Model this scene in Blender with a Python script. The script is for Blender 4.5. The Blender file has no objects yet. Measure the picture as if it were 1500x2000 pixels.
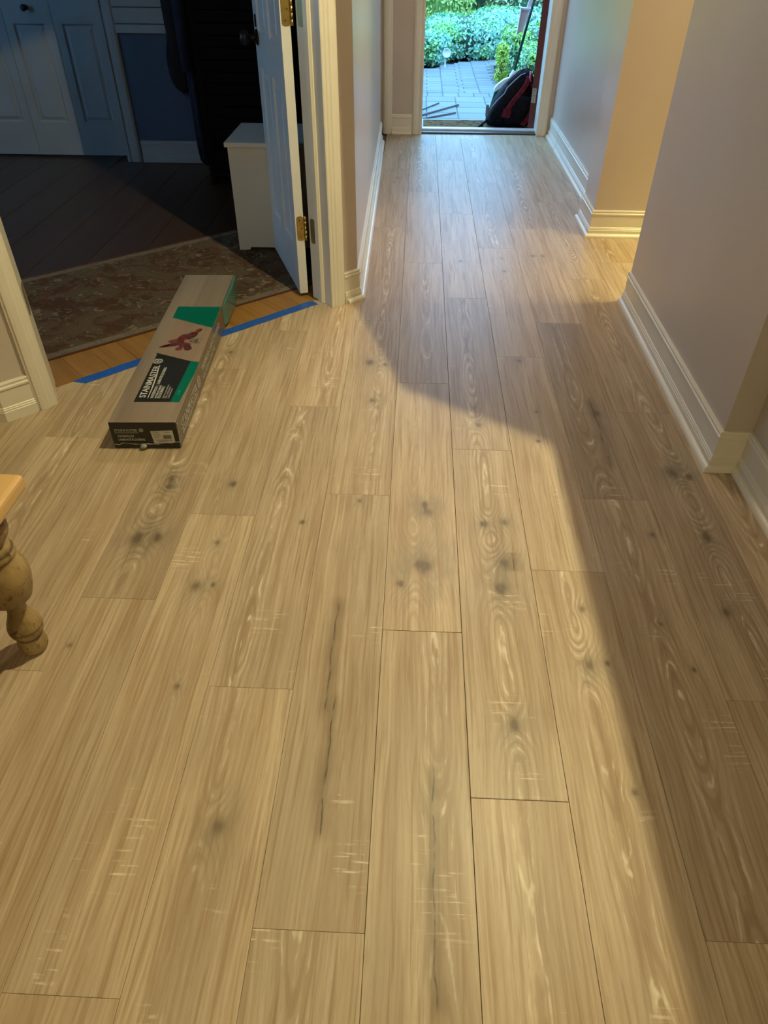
import bpy, bmesh, math, random
from mathutils import Vector, Matrix
random.seed(7)
SC = bpy.context.scene
COL = SC.collection
PI = math.pi

# ------------------------------------------------------------------ camera
cam = bpy.data.objects.new('camera', bpy.data.cameras.new('camera'))
COL.objects.link(cam)
SC.camera = cam
cam.matrix_world = Matrix((
    (0.99906089, -0.03125395, 0.03000874, 0.0),
    (0.04307892, 0.64231767, -0.76522691, 0.0),
    (0.00464122, 0.76580102, 0.64306085, 1.31),
    (0, 0, 0, 1)))
cam.data.sensor_fit = 'AUTO'
cam.data.sensor_width = 36.0
cam.data.lens = 24.94
cam.data.clip_start = 0.02

# ------------------------------------------------------------------ world: even blue daylight from an open, hazy sky
w = bpy.data.worlds.new('daylight')
SC.world = w
w.use_nodes = True
bg = w.node_tree.nodes['Background']
bg.inputs['Color'].default_value = (0.23, 0.57, 1.0, 1)
bg.inputs['Strength'].default_value = 7.4

# ------------------------------------------------------------------ lamps of the house, and added unseen fill lamps
def lamp(name, loc, watts, col, r):
    l = bpy.data.lights.new(name, 'POINT')
    l.energy = watts
    l.color = col
    l.shadow_soft_size = r
    o = bpy.data.objects.new(name, l)
    COL.objects.link(o)
    o.location = loc
    return o
WARM = (1.0, 0.88, 0.50)
def can(name, loc, watts, col, r, half, blend):
    """recessed can light: shines down, fades towards its cut-off angle"""
    l = bpy.data.lights.new(name, 'SPOT')
    l.energy = watts; l.color = col; l.shadow_soft_size = r
    l.spot_size = math.radians(2 * half); l.spot_blend = blend
    o = bpy.data.objects.new(name, l); COL.objects.link(o); o.location = loc
    return o
can('kitchen_can_light', (0.455, 1.87, 2.68), 660, WARM, 0.018, 80, 0.35)
can('side_room_can_light', (1.95, 3.25, 2.66), 300, (1.0, 0.84, 0.25), 0.12, 29, 0.8)
lamp('added_side_fill', (2.6, 3.1, 2.0), 100, (1.0, 0.84, 0.45), 0.4)  # added lamp, gives a soft warm wash in the hall
lamp('hall_ceiling_lamp', (0.33, 3.9, 2.6), 60, (1.0, 0.84, 0.66), 0.15)
lamp('added_fill_lamp', (-0.3, -1.6, 2.4), 66, WARM, 0.25)  # added lamp behind the camera, ambient fill only

# real door opening: guide light sampling towards the sky
pl = bpy.data.lights.new('door_portal', 'AREA')
pl.shape = 'RECTANGLE'
pl.size, pl.size_y = 0.92, 2.05
pl.cycles.is_portal = True
po = bpy.data.objects.new('door_portal', pl)
COL.objects.link(po)
po.location = (0.475, 6.36, 1.03)
po.rotation_euler = (-PI / 2, 0, 0)

SC.view_settings.view_transform = 'Standard'
SC.view_settings.look = 'None'
SC.view_settings.exposure = 0.0
SC.view_settings.gamma = 1.0
SC.view_settings.use_curve_mapping = False
SC.cycles.use_denoising = True
SC.cycles.max_bounces = 10
SC.cycles.diffuse_bounces = 6
SC.cycles.sample_clamp_indirect = 8.0

# ================================================================== shader helpers
class V:
    """a float socket with arithmetic"""
    def __init__(s, t, sock): s.t, s.s = t, sock
    def _m(s, op, *a):
        n = s.t.nodes.new('ShaderNodeMath'); n.operation = op
        for i, x in enumerate((s,) + a):
            if isinstance(x, V): s.t.links.new(x.s, n.inputs[i])
            else: n.inputs[i].default_value = x
        return V(s.t, n.outputs[0])
    def __add__(s, o): return s._m('ADD', o)
    __radd__ = __add__
    def __sub__(s, o): return s._m('SUBTRACT', o)
    def __rsub__(s, o): return (s * -1.0) + o
    def __mul__(s, o): return s._m('MULTIPLY', o)
    __rmul__ = __mul__
    def __truediv__(s, o): return s._m('DIVIDE', o)
    def f(s, op, *a): return s._m(op, *a)
    def smooth(s, a, b):
        n = s.t.nodes.new('ShaderNodeMapRange'); n.interpolation_type = 'SMOOTHSTEP'
        s.t.links.new(s.s, n.inputs[0]); n.inputs[1].default_value = a; n.inputs[2].default_value = b
        return V(s.t, n.outputs[0])
def vec(t, x, y, z=0.0):
    n = t.nodes.new('ShaderNodeCombineXYZ')
    for i, q in enumerate((x, y, z)):
        if isinstance(q, V): t.links.new(q.s, n.inputs[i])
        else: n.inputs[i].default_value = q
    return n.outputs[0]
def noise(t, v, scale=1.0, detail=2.0, rough=0.5, dist=0.0):
    n = t.nodes.new('ShaderNodeTexNoise')
    n.inputs['Scale'].default_value = scale; n.inputs['Detail'].default_value = detail
    n.inputs['Roughness'].default_value = rough; n.inputs['Distortion'].default_value = dist
    t.links.new(v, n.inputs['Vector'])
    return V(t, n.outputs['Fac'])
def mix(t, fac, a, b):
    n = t.nodes.new('ShaderNodeMix'); n.data_type = 'RGBA'
    if isinstance(fac, V): t.links.new(fac.s, n.inputs[0])
    else: n.inputs[0].default_value = fac
    for i, q in ((6, a), (7, b)):
        if isinstance(q, tuple): n.inputs[i].default_value = q + (1,) if len(q) == 3 else q
        else: t.links.new(q, n.inputs[i])
    return n.outputs[2]
def new_mat(name):
    m = bpy.data.materials.new(name); m.use_nodes = True
    t = m.node_tree
    b = t.nodes['Principled BSDF']
    return m, t, b
def obj_coord(t):
    return t.nodes.new('ShaderNodeTexCoord').outputs['Object']
def sepxyz(t, s):
    n = t.nodes.new('ShaderNodeSeparateXYZ'); t.links.new(s, n.inputs[0])
    return V(t, n.outputs[0]), V(t, n.outputs[1]), V(t, n.outputs[2])
def bump(t, b, h, strength, dist=0.001):
    n = t.nodes.new('ShaderNodeBump')
    n.inputs['Strength'].default_value = strength; n.inputs['Distance'].default_value = dist
    t.links.new(h.s, n.inputs['Height']); t.links.new(n.outputs[0], b.inputs['Normal'])
def plain(name, col, rough=0.5, var=0.08, scale=6.0, metal=0.0, bmp=0.0, bscale=200.0, spec=0.5):
    """painted / moulded surface with slight mottling and relief"""
    m, t, b = new_mat(name)
    c = obj_coord(t)
    n = noise(t, c, scale, 3.0)
    dk = tuple(x * (1 - var) for x in col); lt = tuple(min(1, x * (1 + var)) for x in col)
    t.links.new(mix(t, n.smooth(0.3, 0.7), dk, lt), b.inputs['Base Color'])
    b.inputs['Roughness'].default_value = rough
    b.inputs['Metallic'].default_value = metal
    b.inputs['Specular IOR Level'].default_value = spec
    if bmp: bump(t, b, noise(t, c, bscale, 2.0), bmp)
    return m
M = {}
M['wall'] = plain('taupe_wall_paint', (0.48, 0.42, 0.365), 0.30, 0.03, 2.0, bmp=0.12, bscale=260)
M['trim'] = plain('cream_trim_paint', (0.66, 0.62, 0.52), 0.32, 0.03, 4.0, bmp=0.05, bscale=90)
M['door'] = plain('white_door_paint', (0.60, 0.60, 0.60), 0.34, 0.03, 4.0)
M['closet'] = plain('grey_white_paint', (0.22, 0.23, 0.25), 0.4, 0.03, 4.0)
M['chest'] = plain('chest_paint', (0.56, 0.56, 0.55), 0.4, 0.03, 4.0)
M['ceil'] = plain('ceiling_paint', (0.62, 0.59, 0.54), 0.8)
M['dark'] = plain('dark_void_paint', (0.02, 0.02, 0.022), 0.7)
M['under'] = plain('dark_joint', (0.10, 0.075, 0.05), 0.8)
M['brass'] = plain('brushed_brass', (0.42, 0.30, 0.10), 0.36, 0.12, 40, metal=0.85)
M['steel'] = plain('brushed_steel', (0.45, 0.44, 0.42), 0.35, 0.1, 40, metal=0.9)
M['blackmetal'] = plain('black_iron', (0.015, 0.014, 0.013), 0.35, 0.1, 40, metal=0.6)
M['screw'] = plain('dark_screw', (0.12, 0.09, 0.04), 0.45, metal=0.7)

# ------------------------------------------------------------------ laminate
def laminate_material():
    m, t, b = new_mat('limed_oak_laminate')
    geo = t.nodes.new('ShaderNodeNewGeometry')
    x, y, _ = sepxyz(t, geo.outputs['Position'])
    def attr(nm, vector=False):
        a = t.nodes.new('ShaderNodeAttribute'); a.attribute_type = 'OBJECT'; a.attribute_name = nm
        return sepxyz(t, a.outputs['Vector']) if vector else V(t, a.outputs['Fac'])
    seed = attr('seed'); tone = attr('tone'); fig = attr('figure'); cx = attr('centre'); u0 = attr('heart')
    u = x - cx
    v = y + seed * 7.31
    warp = noise(t, vec(t, u * 7.0, v * 1.5, seed * 3.0), 1.0, 2.0) - 0.5
    ripple = noise(t, vec(t, u * 45.0, v * 22.0, seed), 1.0, 2.0) - 0.5
    up = u + warp * 0.045 - u0
    hh = noise(t, vec(t, seed * 11.0, v * 1.9, seed), 1.0, 1.0)
    hh = (hh - 0.25) * fig * 0.14
    R = (up * up + hh * hh).f('SQRT')
    core = None; halo = None
    for i in range(5):
        kx, ky, kr = attr('knot%d' % i, True)
        kr = (kr * 1.2).f('MAXIMUM', 0.0003)
        dx = (x - kx + ripple * 0.009) / kr
        dy = (y - ky + ripple * 0.008) * 0.72 / kr
        d2 = dx * dx + dy * dy
        g = (d2 * -0.16).f('EXPONENT')
        R = R + g * kr * 1.5
        c = (d2 * -1.7).f('EXPONENT')
        hl = (d2 * -0.14).f('EXPONENT') * kr * 55.0
        core = c if core is None else core + c
        halo = hl if halo is None else halo + hl
    ph = R * (2 * PI * 105.0) + ripple * 2.6
    s = ph.f('SINE')
    lite = s.smooth(0.62, 1.0)
    dark = (s * -1.0).smooth(0.25, 1.0)
    heart = ((up / 0.026) * (up / 0.026) * -1.0).f('EXPONENT') * fig.smooth(0.25, 0.8)
    brk = noise(t, vec(t, u * 60.0, v * 16.0, seed), 1.0, 3.0).smooth(0.42, 0.66)
    long1 = noise(t, vec(t, (u + warp * 0.03) * 26.0, v * 1.1, seed), 1.0, 4.0, 0.6)
    long2 = noise(t, vec(t, (u + warp * 0.03) * 120.0, v * 3.0, seed), 1.0, 3.0, 0.6)
    long3 = noise(t, vec(t, (u + warp * 0.05) * 55.0, v * 2.0, seed + 4.0), 1.0, 3.0, 0.6)
    pores = noise(t, vec(t, u * 620.0, v * 26.0, seed), 1.0, 2.0, 0.6)
    patch = noise(t, vec(t, u * 6.0, v * 2.2, seed + 5.0), 1.0, 2.0)
    col = mix(t, long1.smooth(0.30, 0.72), (0.365, 0.268, 0.163), (0.510, 0.405, 0.272))
    col = mix(t, patch.smooth(0.35, 0.75) * 0.45, col, (0.36, 0.285, 0.20))
    col = mix(t, long2.smooth(0.50, 0.66) * 0.62, col, (0.265, 0.172, 0.085))
    col = mix(t, long3.smooth(0.56, 0.66) * 0.45, col, (0.285, 0.195, 0.105))
    col = mix(t, (1.0 - long3.smooth(0.34, 0.42)) * 0.22, col, (0.56, 0.47, 0.34))
    col = mix(t, dark * (heart * 0.35 + 0.16), col, (0.25, 0.165, 0.09))
    col = mix(t, lite * brk * (heart * 0.85 + 0.07), col, (0.68, 0.60, 0.46))
    col = mix(t, pores.smooth(0.55, 0.75) * 0.33, col, (0.22, 0.155, 0.09))
    # saw marks across the board
    sm = None
    for i in range(4):
        sx, sy, sr = attr('saw%d' % i, True)
        sr = sr.f('MAXIMUM', 0.0003)
        dx = (x - sx) / (sr * 1.25); dy = (y - sy) / sr
        g = ((dx * dx * dx * dx + dy * dy) * -1.0).f('EXPONENT')
        sm = g if sm is None else sm + g
    lines = noise(t, vec(t, u * 9.0, v * 150.0, seed), 1.0, 1.0).smooth(0.60, 0.68)
    edge = noise(t, vec(t, u * 60.0, v * 60.0, seed), 1.0, 2.0).smooth(0.33, 0.55)
    rnd = noise(t, vec(t, u * 11.0, v * 7.0, seed + 9.0), 1.0, 1.0).smooth(0.66, 0.74)
    saw = lines * edge * (sm * 1.2 + rnd * 0.7).f('MINIMUM', 1.0)
    col = mix(t, saw * 0.62, col, (0.74, 0.66, 0.50))
    # smoky halo, knots, cracks
    blotch = noise(t, vec(t, u * 30.0, v * 12.0, seed), 1.0, 3.0).smooth(0.25, 0.7)
    col = mix(t, (halo * blotch * 0.5).f('MINIMUM', 0.55), col, (0.20, 0.175, 0.125))
    col = mix(t, (core * (brk * 0.5 + 0.75)).f('MINIMUM', 0.8), col, (0.105, 0.075, 0.042))
    for i in range(2):
        ax, y0, y1 = attr('crack%d' % i, True)
        mid = (y0 + y1) * 0.5; half = ((y1 - y0) * 0.5).f('MAXIMUM', 0.0002)
        wig = (noise(t, vec(t, v * 9.0, seed, 0.0), 1.0, 3.0) - 0.5) * 0.022
        dx = x - ax + wig
        e = (1.0 - ((y - mid).f('ABSOLUTE') / half)).smooth(0.0, 0.25)
        thin = ((dx / 0.0016) * (dx / 0.0016) * -1.0).f('EXPONENT')
        wide = ((dx / 0.017) * (dx / 0.017) * -1.0).f('EXPONENT')
        sp = noise(t, vec(t, v * 22.0, seed, 2.0), 1.0, 3.0).smooth(0.33, 0.6)
        col = mix(t, e * wide * (blotch * 0.35 + 0.33), col, (0.17, 0.115, 0.058))
        col = mix(t, e * thin * sp * 0.9, col, (0.055, 0.04, 0.025))
    # tone of the board as a whole
    hs = t.nodes.new('ShaderNodeMix'); hs.data_type = 'RGBA'; hs.blend_type = 'MULTIPLY'
    hs.inputs[0].default_value = 1.0
    t.links.new(col, hs.inputs[6])
    cc = t.nodes.new('ShaderNodeCombineColor')
    for i in range(3): t.links.new((tone * (1.0, 1.02, 1.04)[i] + 1.0).s, cc.inputs[i])
    t.links.new(cc.outputs[0], hs.inputs[7])
    t.links.new(hs.outputs[2], b.inputs['Base Color'])
    t.links.new((long2 * 0.10 + 0.36).s, b.inputs['Roughness'])
    b.inputs['Specular IOR Level'].default_value = 0.30
    bump(t, b, pores * 0.5 + long2 * 0.5 - saw * 0.3, 0.10, 0.0008)
    return m
M['laminate'] = laminate_material()

def wood(name, c0, c1, c2, sx=60, sy=3.0, rough=0.45, axis='y'):
    m, t, b = new_mat(name)
    x, y, z = sepxyz(t, obj_coord(t))
    oi = t.nodes.new('ShaderNodeObjectInfo'); rn = V(t, oi.outputs['Random'])
    if axis == 'x': x, y = y, x
    if axis == 'z': y, z = z, y
    n1 = noise(t, vec(t, x * sx * 0.3, y * sy * 0.4, z * sx * 0.3 + rn * 30.0), 1.0, 3.0, 0.55, 0.4)
    n2 = noise(t, vec(t, x * sx * 2, y * sy, z * sx * 2 + rn * 30.0), 1.0, 3.0, 0.6)
    c = mix(t, n1.smooth(0.3, 0.7), c0, c1)
    c = mix(t, n2.smooth(0.5, 0.75) * 0.6, c, c2)
    t.links.new(c, b.inputs['Base Color'])
    b.inputs['Roughness'].default_value = rough
    bump(t, b, n2, 0.1)
    return m

# ================================================================== mesh helpers
def link(name, me, mat=None, parent=None, smooth=False):
    o = bpy.data.objects.new(name, me); COL.objects.link(o)
    if mat is not None and len(me.materials) == 0: me.materials.append(mat)
    if parent is not None: o.parent = parent
    if smooth:
        for p in me.polygons: p.use_smooth = True
    return o
def empty(name, loc=(0, 0, 0), rz=0.0):
    o = bpy.data.objects.new(name, None); COL.objects.link(o)
    o.empty_display_size = 0.1
    o.location = loc; o.rotation_euler = (0, 0, rz)
    return o
def tag(o, label=None, cat=None, group=None, kind=None):
    if label: o['label'] = label
    if cat: o['category'] = cat
    if group: o['group'] = group
    if kind: o['kind'] = kind
    return o
class MB:
    """collects shapes into one mesh"""
    def __init__(s): s.v, s.f, s.m = [], [], []
    def add(s, vs, fs, mi=0):
        b = len(s.v); s.v += [tuple(q) for q in vs]
        s.f += [tuple(i + b for i in f) for f in fs]; s.m += [mi] * len(fs)
        return s
    def box(s, x0, x1, y0, y1, z0, z1, mi=0):
        vs = [(x, y, z) for z in (z0, z1) for y in (y0, y1) for x in (x0, x1)]
        return s.add(vs, [(0, 2, 3, 1), (4, 5, 7, 6), (0, 1, 5, 4), (2, 6, 7, 3), (0, 4, 6, 2), (1, 3, 7, 5)], mi)
    def prism(s, poly, z0, z1, mi=0, ch=0.0):
        """vertical prism on a CCW polygon; ch chamfers the upper edge"""
        n = len(poly)
        if ch:
            cx = sum(p[0] for p in poly) / n; cy = sum(p[1] for p in poly) / n
            ins = inset(poly, ch)
            vs = [(x, y, z0) for x, y in poly] + [(x, y, z1 - ch) for x, y in poly] + [(x, y, z1) for x, y in ins]
            fs = [tuple(range(n - 1, -1, -1)), tuple(range(2 * n, 3 * n))]
            for k in (0, 1):
                fs += [(k * n + i, k * n + (i + 1) % n, (k + 1) * n + (i + 1) % n, (k + 1) * n + i) for i in range(n)]
            return s.add(vs, fs, mi)
        vs = [(x, y, z0) for x, y in poly] + [(x, y, z1) for x, y in poly]
        fs = [tuple(range(n - 1, -1, -1)), tuple(range(n, 2 * n))]
        fs += [(i, (i + 1) % n, n + (i + 1) % n, n + i) for i in range(n)]
        return s.add(vs, fs, mi)
    def tube(s, pts, r, n=8, mi=0, cap=True):
        pts = [Vector(p) for p in pts]
        rs = r if isinstance(r, (list, tuple)) else [r] * len(pts)
        base = len(s.v); prev = None
        for i, p in enumerate(pts):
            d = (pts[min(i + 1, len(pts) - 1)] - pts[max(i - 1, 0)]).normalized()
            a = d.orthogonal().normalized() if prev is None else (prev - d * prev.dot(d)).normalized()
            prev = a; bb = d.cross(a)
            for k in range(n):
                q = p + (a * math.cos(2 * PI * k / n) + bb * math.sin(2 * PI * k / n)) * rs[i]
                s.v.append(tuple(q))
        for i in range(len(pts) - 1):
            for k in range(n):
                s.f.append((base + i * n + k, base + i * n + (k + 1) % n, base + (i + 1) * n + (k + 1) % n, base + (i + 1) * n + k)); s.m.append(mi)
        if cap:
            s.f.append(tuple(base + k for k in range(n - 1, -1, -1))); s.m.append(mi)
            e = base + (len(pts) - 1) * n
            s.f.append(tuple(e + k for k in range(n))); s.m.append(mi)
        return s
    def lathe(s, prof, n=28, c=(0, 0, 0), mi=0):
        base = len(s.v)
        for r, z in prof:
            for k in range(n):
                a = 2 * PI * k / n
                s.v.append((c[0] + r * math.cos(a), c[1] + r * math.sin(a), c[2] + z))
        for i in range(len(prof) - 1):
            for k in range(n):
                s.f.append((base + i * n + k, base + i * n + (k + 1) % n, base + (i + 1) * n + (k + 1) % n, base + (i + 1) * n + k)); s.m.append(mi)
        s.f.append(tuple(base + k for k in range(n - 1, -1, -1))); s.m.append(mi)
        e = base + (len(prof) - 1) * n
        s.f.append(tuple(e + k for k in range(n))); s.m.append(mi)
        return s
    def xf(s, mat):
        s.v = [tuple(mat @ Vector(p)) for p in s.v]; return s
    def mesh(s, name):
        me = bpy.data.meshes.new(name); me.from_pydata(s.v, [], s.f)
        for p, k in zip(me.polygons, s.m): p.material_index = k
        me.update(); return me
    def build(s, name, mat, parent=None, smooth=False, bevel=0.0, sub=0, seg=2):
        o = link(name, s.mesh(name), mat if not isinstance(mat, list) else None, parent, smooth)
        if isinstance(mat, list):
            for q in mat: o.data.materials.append(q)
        if bevel:
            bv = o.modifiers.new('bevel', 'BEVEL'); bv.width = bevel; bv.segments = seg; bv.limit_method = 'ANGLE'; bv.angle_limit = math.radians(35)
        if sub:
            sb = o.modifiers.new('sub', 'SUBSURF'); sb.levels = sb.render_levels = sub
        return o
def inset(poly, d):
    n = len(poly); out = []
    for i in range(n):
        p0, p1, p2 = Vector(poly[i - 1]), Vector(poly[i]), Vector(poly[(i + 1) % n])
        e0, e1 = (p1 - p0).normalized(), (p2 - p1).normalized()
        n0, n1 = Vector((-e0.y, e0.x)), Vector((-e1.y, e1.x))
        m = n0 + n1
        m = m / max(0.3, m.dot(n0)) if m.length > 1e-6 else n0
        q = p1 + m * d
        out.append((q.x, q.y))
    return out
def clip(poly, a, b, c):
    """keep a*x + b*y <= c"""
    out = []
    for i in range(len(poly)):
        p, q = poly[i], poly[(i + 1) % len(poly)]
        dp, dq = a * p[0] + b * p[1] - c, a * q[0] + b * q[1] - c
        if dp <= 0: out.append(p)
        if dp * dq < 0:
            k = dp / (dp - dq); out.append((p[0] + (q[0] - p[0]) * k, p[1] + (q[1] - p[1]) * k))
    return out
def dedupe(poly, e=1e-4):
    out = []
    for p in poly:
        if not out or (abs(p[0] - out[-1][0]) + abs(p[1] - out[-1][1])) > e: out.append(p)
    if len(out) > 1 and (abs(out[0][0] - out[-1][0]) + abs(out[0][1] - out[-1][1])) <= e: out.pop()
    return out
def area(poly):
    return 0.5 * sum(poly[i][0] * poly[(i + 1) % len(poly)][1] - poly[(i + 1) % len(poly)][0] * poly[i][1] for i in range(len(poly)))
def sweep(name, prof, path, mat, parent=None):
    """run a (offset, height) profile along an xy path, mitred; the offset goes to the right of travel"""
    P = [Vector(p) for p in path]; n = len(P); k = len(prof); mb = MB(); vs = []
    for i in range(n):
        e0 = (P[i] - P[i - 1]).normalized() if i > 0 else (P[1] - P[0]).normalized()
        e1 = (P[i + 1] - P[i]).normalized() if i < n - 1 else e0
        n0, n1 = Vector((e0.y, -e0.x)), Vector((e1.y, -e1.x))
        m = n0 + n1; m = m / m.dot(n0)
        for d, z in prof:
            q = P[i] + m * d; vs.append((q.x, q.y, z))
    fs = []
    for i in range(n - 1):
        for j in range(k):
            a, b2 = i * k + j, i * k + (j + 1) % k
            fs.append((a, b2, b2 + k, a + k))
    fs.append(tuple(range(k - 1, -1, -1))); fs.append(tuple((n - 1) * k + j for j in range(k)))
    mb.add(vs, fs)
    return mb.build(name, mat, parent)
def struct(o):
    o['kind'] = 'structure'; return o

# ================================================================== SHELL
H = 2.7
ANG = math.radians(43.8)          # heading of the angled study doorway wall
AX, AY = math.cos(ANG), math.sin(ANG)
def wall(name, poly, z0=0.0, z1=H, mat='wall'):
    if area(poly) < 0: poly = poly[::-1]
    return struct(MB().prism(poly, z0, z1).build(name, M[mat]))
# subfloor (structural deck under all the boards)
struct(MB().box(-4.4, 4.3, -3.4, 6.36, -0.2, -0.0125).build('floor_deck', M['under']))
struct(MB().box(-4.4, 4.3, -3.4, 6.36, H, H + 0.1).build('ceiling', M['ceil']))
# left hall wall and the short 45 degree stub beside the study doorway (a single L shaped wall)
def wl(s, off):                     # point on the angled doorway wall: s along, off behind the face
    bx, by = -1.267, 2.065          # left end of the wall face
    return (bx + s * AX - off * AY, by + s * AY + off * AX)
S0, S1 = 0.049, 1.268               # the clear opening lies between these
stub_end = wl(1.419, 0)             # hall corner
wall('wall_left', [stub_end, (stub_end[0] - 0.033, 5.93), (stub_end[0] - 0.11, 5.93), (stub_end[0] - 0.11, stub_end[1] + 0.09), wl(1.419, 0.12), wl(S1 + 0.02, 0.12), wl(S1 + 0.02, 0)])
HX = stub_end[0]
wall('wall_left_head', [wl(S0 - 0.019, 0), wl(S1 + 0.019, 0), wl(S1 + 0.019, 0.12), wl(S0 - 0.019, 0.12)], 2.101, H)
c0 = wl(-0.118, 0)                  # outer corner left of the doorway
wall('wall_left_corner', [c0, wl(S0 - 0.02, 0), wl(S0 - 0.02, 0.12), (c0[0] - 0.10, c0[1] + 0.13), (-3.3, c0[1] + 0.13), (-3.3, c0[1])])
wall('wall_study_side', [(-4.3, -0.1), (-4.2, -0.1), (-4.2, 2.8), (-4.3, 2.8)])
wall('wall_study_side_far', [(-4.3, 4.2), (-4.2, 4.2), (-4.2, 5.6), (-4.3, 5.6)])
wall('wall_study_side_below', [(-4.3, 2.8), (-4.2, 2.8), (-4.2, 4.2), (-4.3, 4.2)], 0, 0.9)
wall('wall_study_side_above', [(-4.3, 2.8), (-4.2, 2.8), (-4.2, 4.2), (-4.3, 4.2)], 1.9, H)
wall('wall_study_near', [(-4.2, 1.99), (-3.3, 1.99), (-3.3, 2.09), (-4.2, 2.09)])
M['blue'] = plain('navy_wall_paint', (0.028, 0.052, 0.092), 0.6, 0.04)
M['study'] = plain('study_wall_paint', (0.06, 0.10, 0.16), 0.6)
wall('wall_study_back', [(-1.90, 5.25), (HX - 0.10, 5.25), (HX - 0.10, 5.6), (-1.90, 5.6)], 0, H, 'blue')
wall('wall_closet_back', [(-4.2, 5.45), (-1.90, 5.45), (-1.90, 5.6), (-4.2, 5.6)], 0, H, 'study')
# right side: near return, hall wall, side room, pilaster, recess
wall('wall_right', [(0.947, 1.828), (1.10, 1.828), (1.10, 3.072), (0.947, 3.072)])
wall('wall_right_near', [(1.031, -0.05), (1.13, -0.05), (1.13, 1.828), (1.031, 1.828)])
wall('wall_side_room_far', [(0.943, 3.918), (4.2, 3.918), (4.2, 4.03), (1.036, 4.03), (1.036, 4.20), (0.943, 4.20)])
wall('wall_right_far', [(1.032, 4.20), (1.13, 4.20), (1.13, 6.20), (1.032, 6.20)])
wall('wall_side_room_end', [(4.1, 1.5), (4.2, 1.5), (4.2, 3.92), (4.1, 3.92)])
wall('wall_side_room_near', [(1.10, 1.5), (4.1, 1.5), (4.1, 1.6), (1.10, 1.6)])
# entrance wall with the front door opening
wall('wall_entrance_left', [(-0.9, 6.20), (0.022, 6.20), (0.022, 6.34), (-0.9, 6.34)])
wall('wall_entrance_right', [(0.938, 6.20), (1.13, 6.20), (1.13, 6.34), (0.938, 6.34)])
wall('wall_entrance_head', [(0.022, 6.20), (0.938, 6.20), (0.938, 6.34), (0.022, 6.34)], 2.08, H)
wall('wall_foyer_side', [(-0.9, 5.7), (-0.8, 5.7), (-0.8, 6.20), (-0.9, 6.20)])
wall('wall_foyer_near', [(-0.8, 5.7), (HX - 0.10, 5.7), (HX - 0.10, 5.8), (-0.8, 5.8)])
# kitchen side behind the camera: made-up light blockers over the hall mouth, outer walls
wall('unseen_light_blocker', [(0.4588, -0.049), (1.03, -0.049), (1.03, 1.827), (0.946, 1.827), (0.946, 2.45), (0.055, 2.45), (0.4507, 1.8827)], 2.0, H)  # added unseen, outline cut so its edges cast the floor shadow
wall('unseen_light_blocker_ledge', [(0.4502, 1.8834), (0.268, 2.144), (0.276, 2.131), (0.328, 1.965)][::-1], 2.0, 2.015)  # thin added plate that shades one patch of floor
wall('wall_kitchen_right', [(1.6, -3.3), (1.7, -3.3), (1.7, -0.05), (1.6, -0.05)])
wall('wall_kitchen_front', [(1.031, -0.10), (1.6, -0.10), (1.6, 0.0), (1.031, 0.0)])
wall('wall_kitchen_back', [(-4.3, -3.3), (1.6, -3.3), (1.6, -3.2), (-4.3, -3.2)])
wall('wall_dining_side', [(-4.3, -3.2), (-4.2, -3.2), (-4.2, -0.1), (-4.3, -0.1)])

# ------------------------------------------------------------------ the laminate floor, board by board
CUT = -AY * wl(0, 0.103)[0] + AX * wl(0, 0.103)[1]
KNOTS = [(0.056,1.599,0.012),(0.064,1.565,0.016),(0.051,1.344,0.026),(-0.009,1.275,0.010),(0.280,1.530,0.012),(0.222,1.519,0.011),(0.249,1.269,0.018),(0.266,1.364,0.016),(0.433,1.039,0.014),(0.473,1.045,0.007),(0.444,1.209,0.008),(-0.527,1.242,0.014),(-0.483,1.249,0.006),(-0.521,1.668,0.012),(-0.712,1.684,0.012),(-0.706,1.647,0.012),(-0.736,1.412,0.020),(-0.677,1.419,0.014),(-0.509,1.407,0.008),(0.238,2.030,0.011),(0.441,2.121,0.006),(0.426,1.942,0.007),(0.466,0.730,0.007),(-0.495,0.936,0.007),(-0.134,1.607,0.008),(-0.704,2.501,0.010),(0.798,1.216,0.012),(0.863,1.770,0.011),(0.818,1.794,0.020),(0.833,1.492,0.016),(-0.129,2.170,0.011),(-0.154,2.447,0.016),(-0.095,2.433,0.009),(0.628,1.171,0.006),(0.667,1.035,0.006),(-0.333,0.626,0.015),(0.245,0.873,0.014),(0.687,1.496,0.009),(0.648,2.121,0.013),(0.422,2.489,0.010),(0.601,3.603,0.010),(0.653,3.606,0.009),(0.443,3.560,0.007),(0.441,3.392,0.008),(-0.124,4.964,0.008),(-0.137,4.858,0.008),(0.236,3.514,0.009),(-0.774,1.039,0.006),(-0.290,1.503,0.007)]
SAWS = [(0.364,1.147),(-0.065,0.567),(-0.590,1.342),(0.243,0.904),(0.261,1.235),(0.074,0.574),(0.086,0.489),(0.247,0.740),(-0.124,1.739),(0.846,1.280),(0.812,1.333),(0.693,0.882),(0.712,0.831),(-0.510,0.546),(-0.499,0.643),(-0.236,0.442),(-0.323,1.139),(0.263,1.682),(-0.073,1.119),(-0.300,2.294),(-0.353,2.511),(-0.138,2.108),(-0.624,1.741),(0.606,1.686),(0.709,1.350),(0.268,1.043)]
CRACKS = [(-0.160,0.85,1.24),(-0.141,0.59,0.95),(0.071,0.30,0.80),(0.640,1.78,2.25),(0.288,1.33,1.41)]
PW, PL = 0.19, 1.1795
X00 = -0.046
OFFS = {0: 1.12, 1: 0.705, 2: 1.342, 3: 1.650, 4: 0.955, -1: 0.456, -2: 0.94, -3: 0.345, -4: 1.191, -5: 0.963, -6: 0.71}
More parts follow.
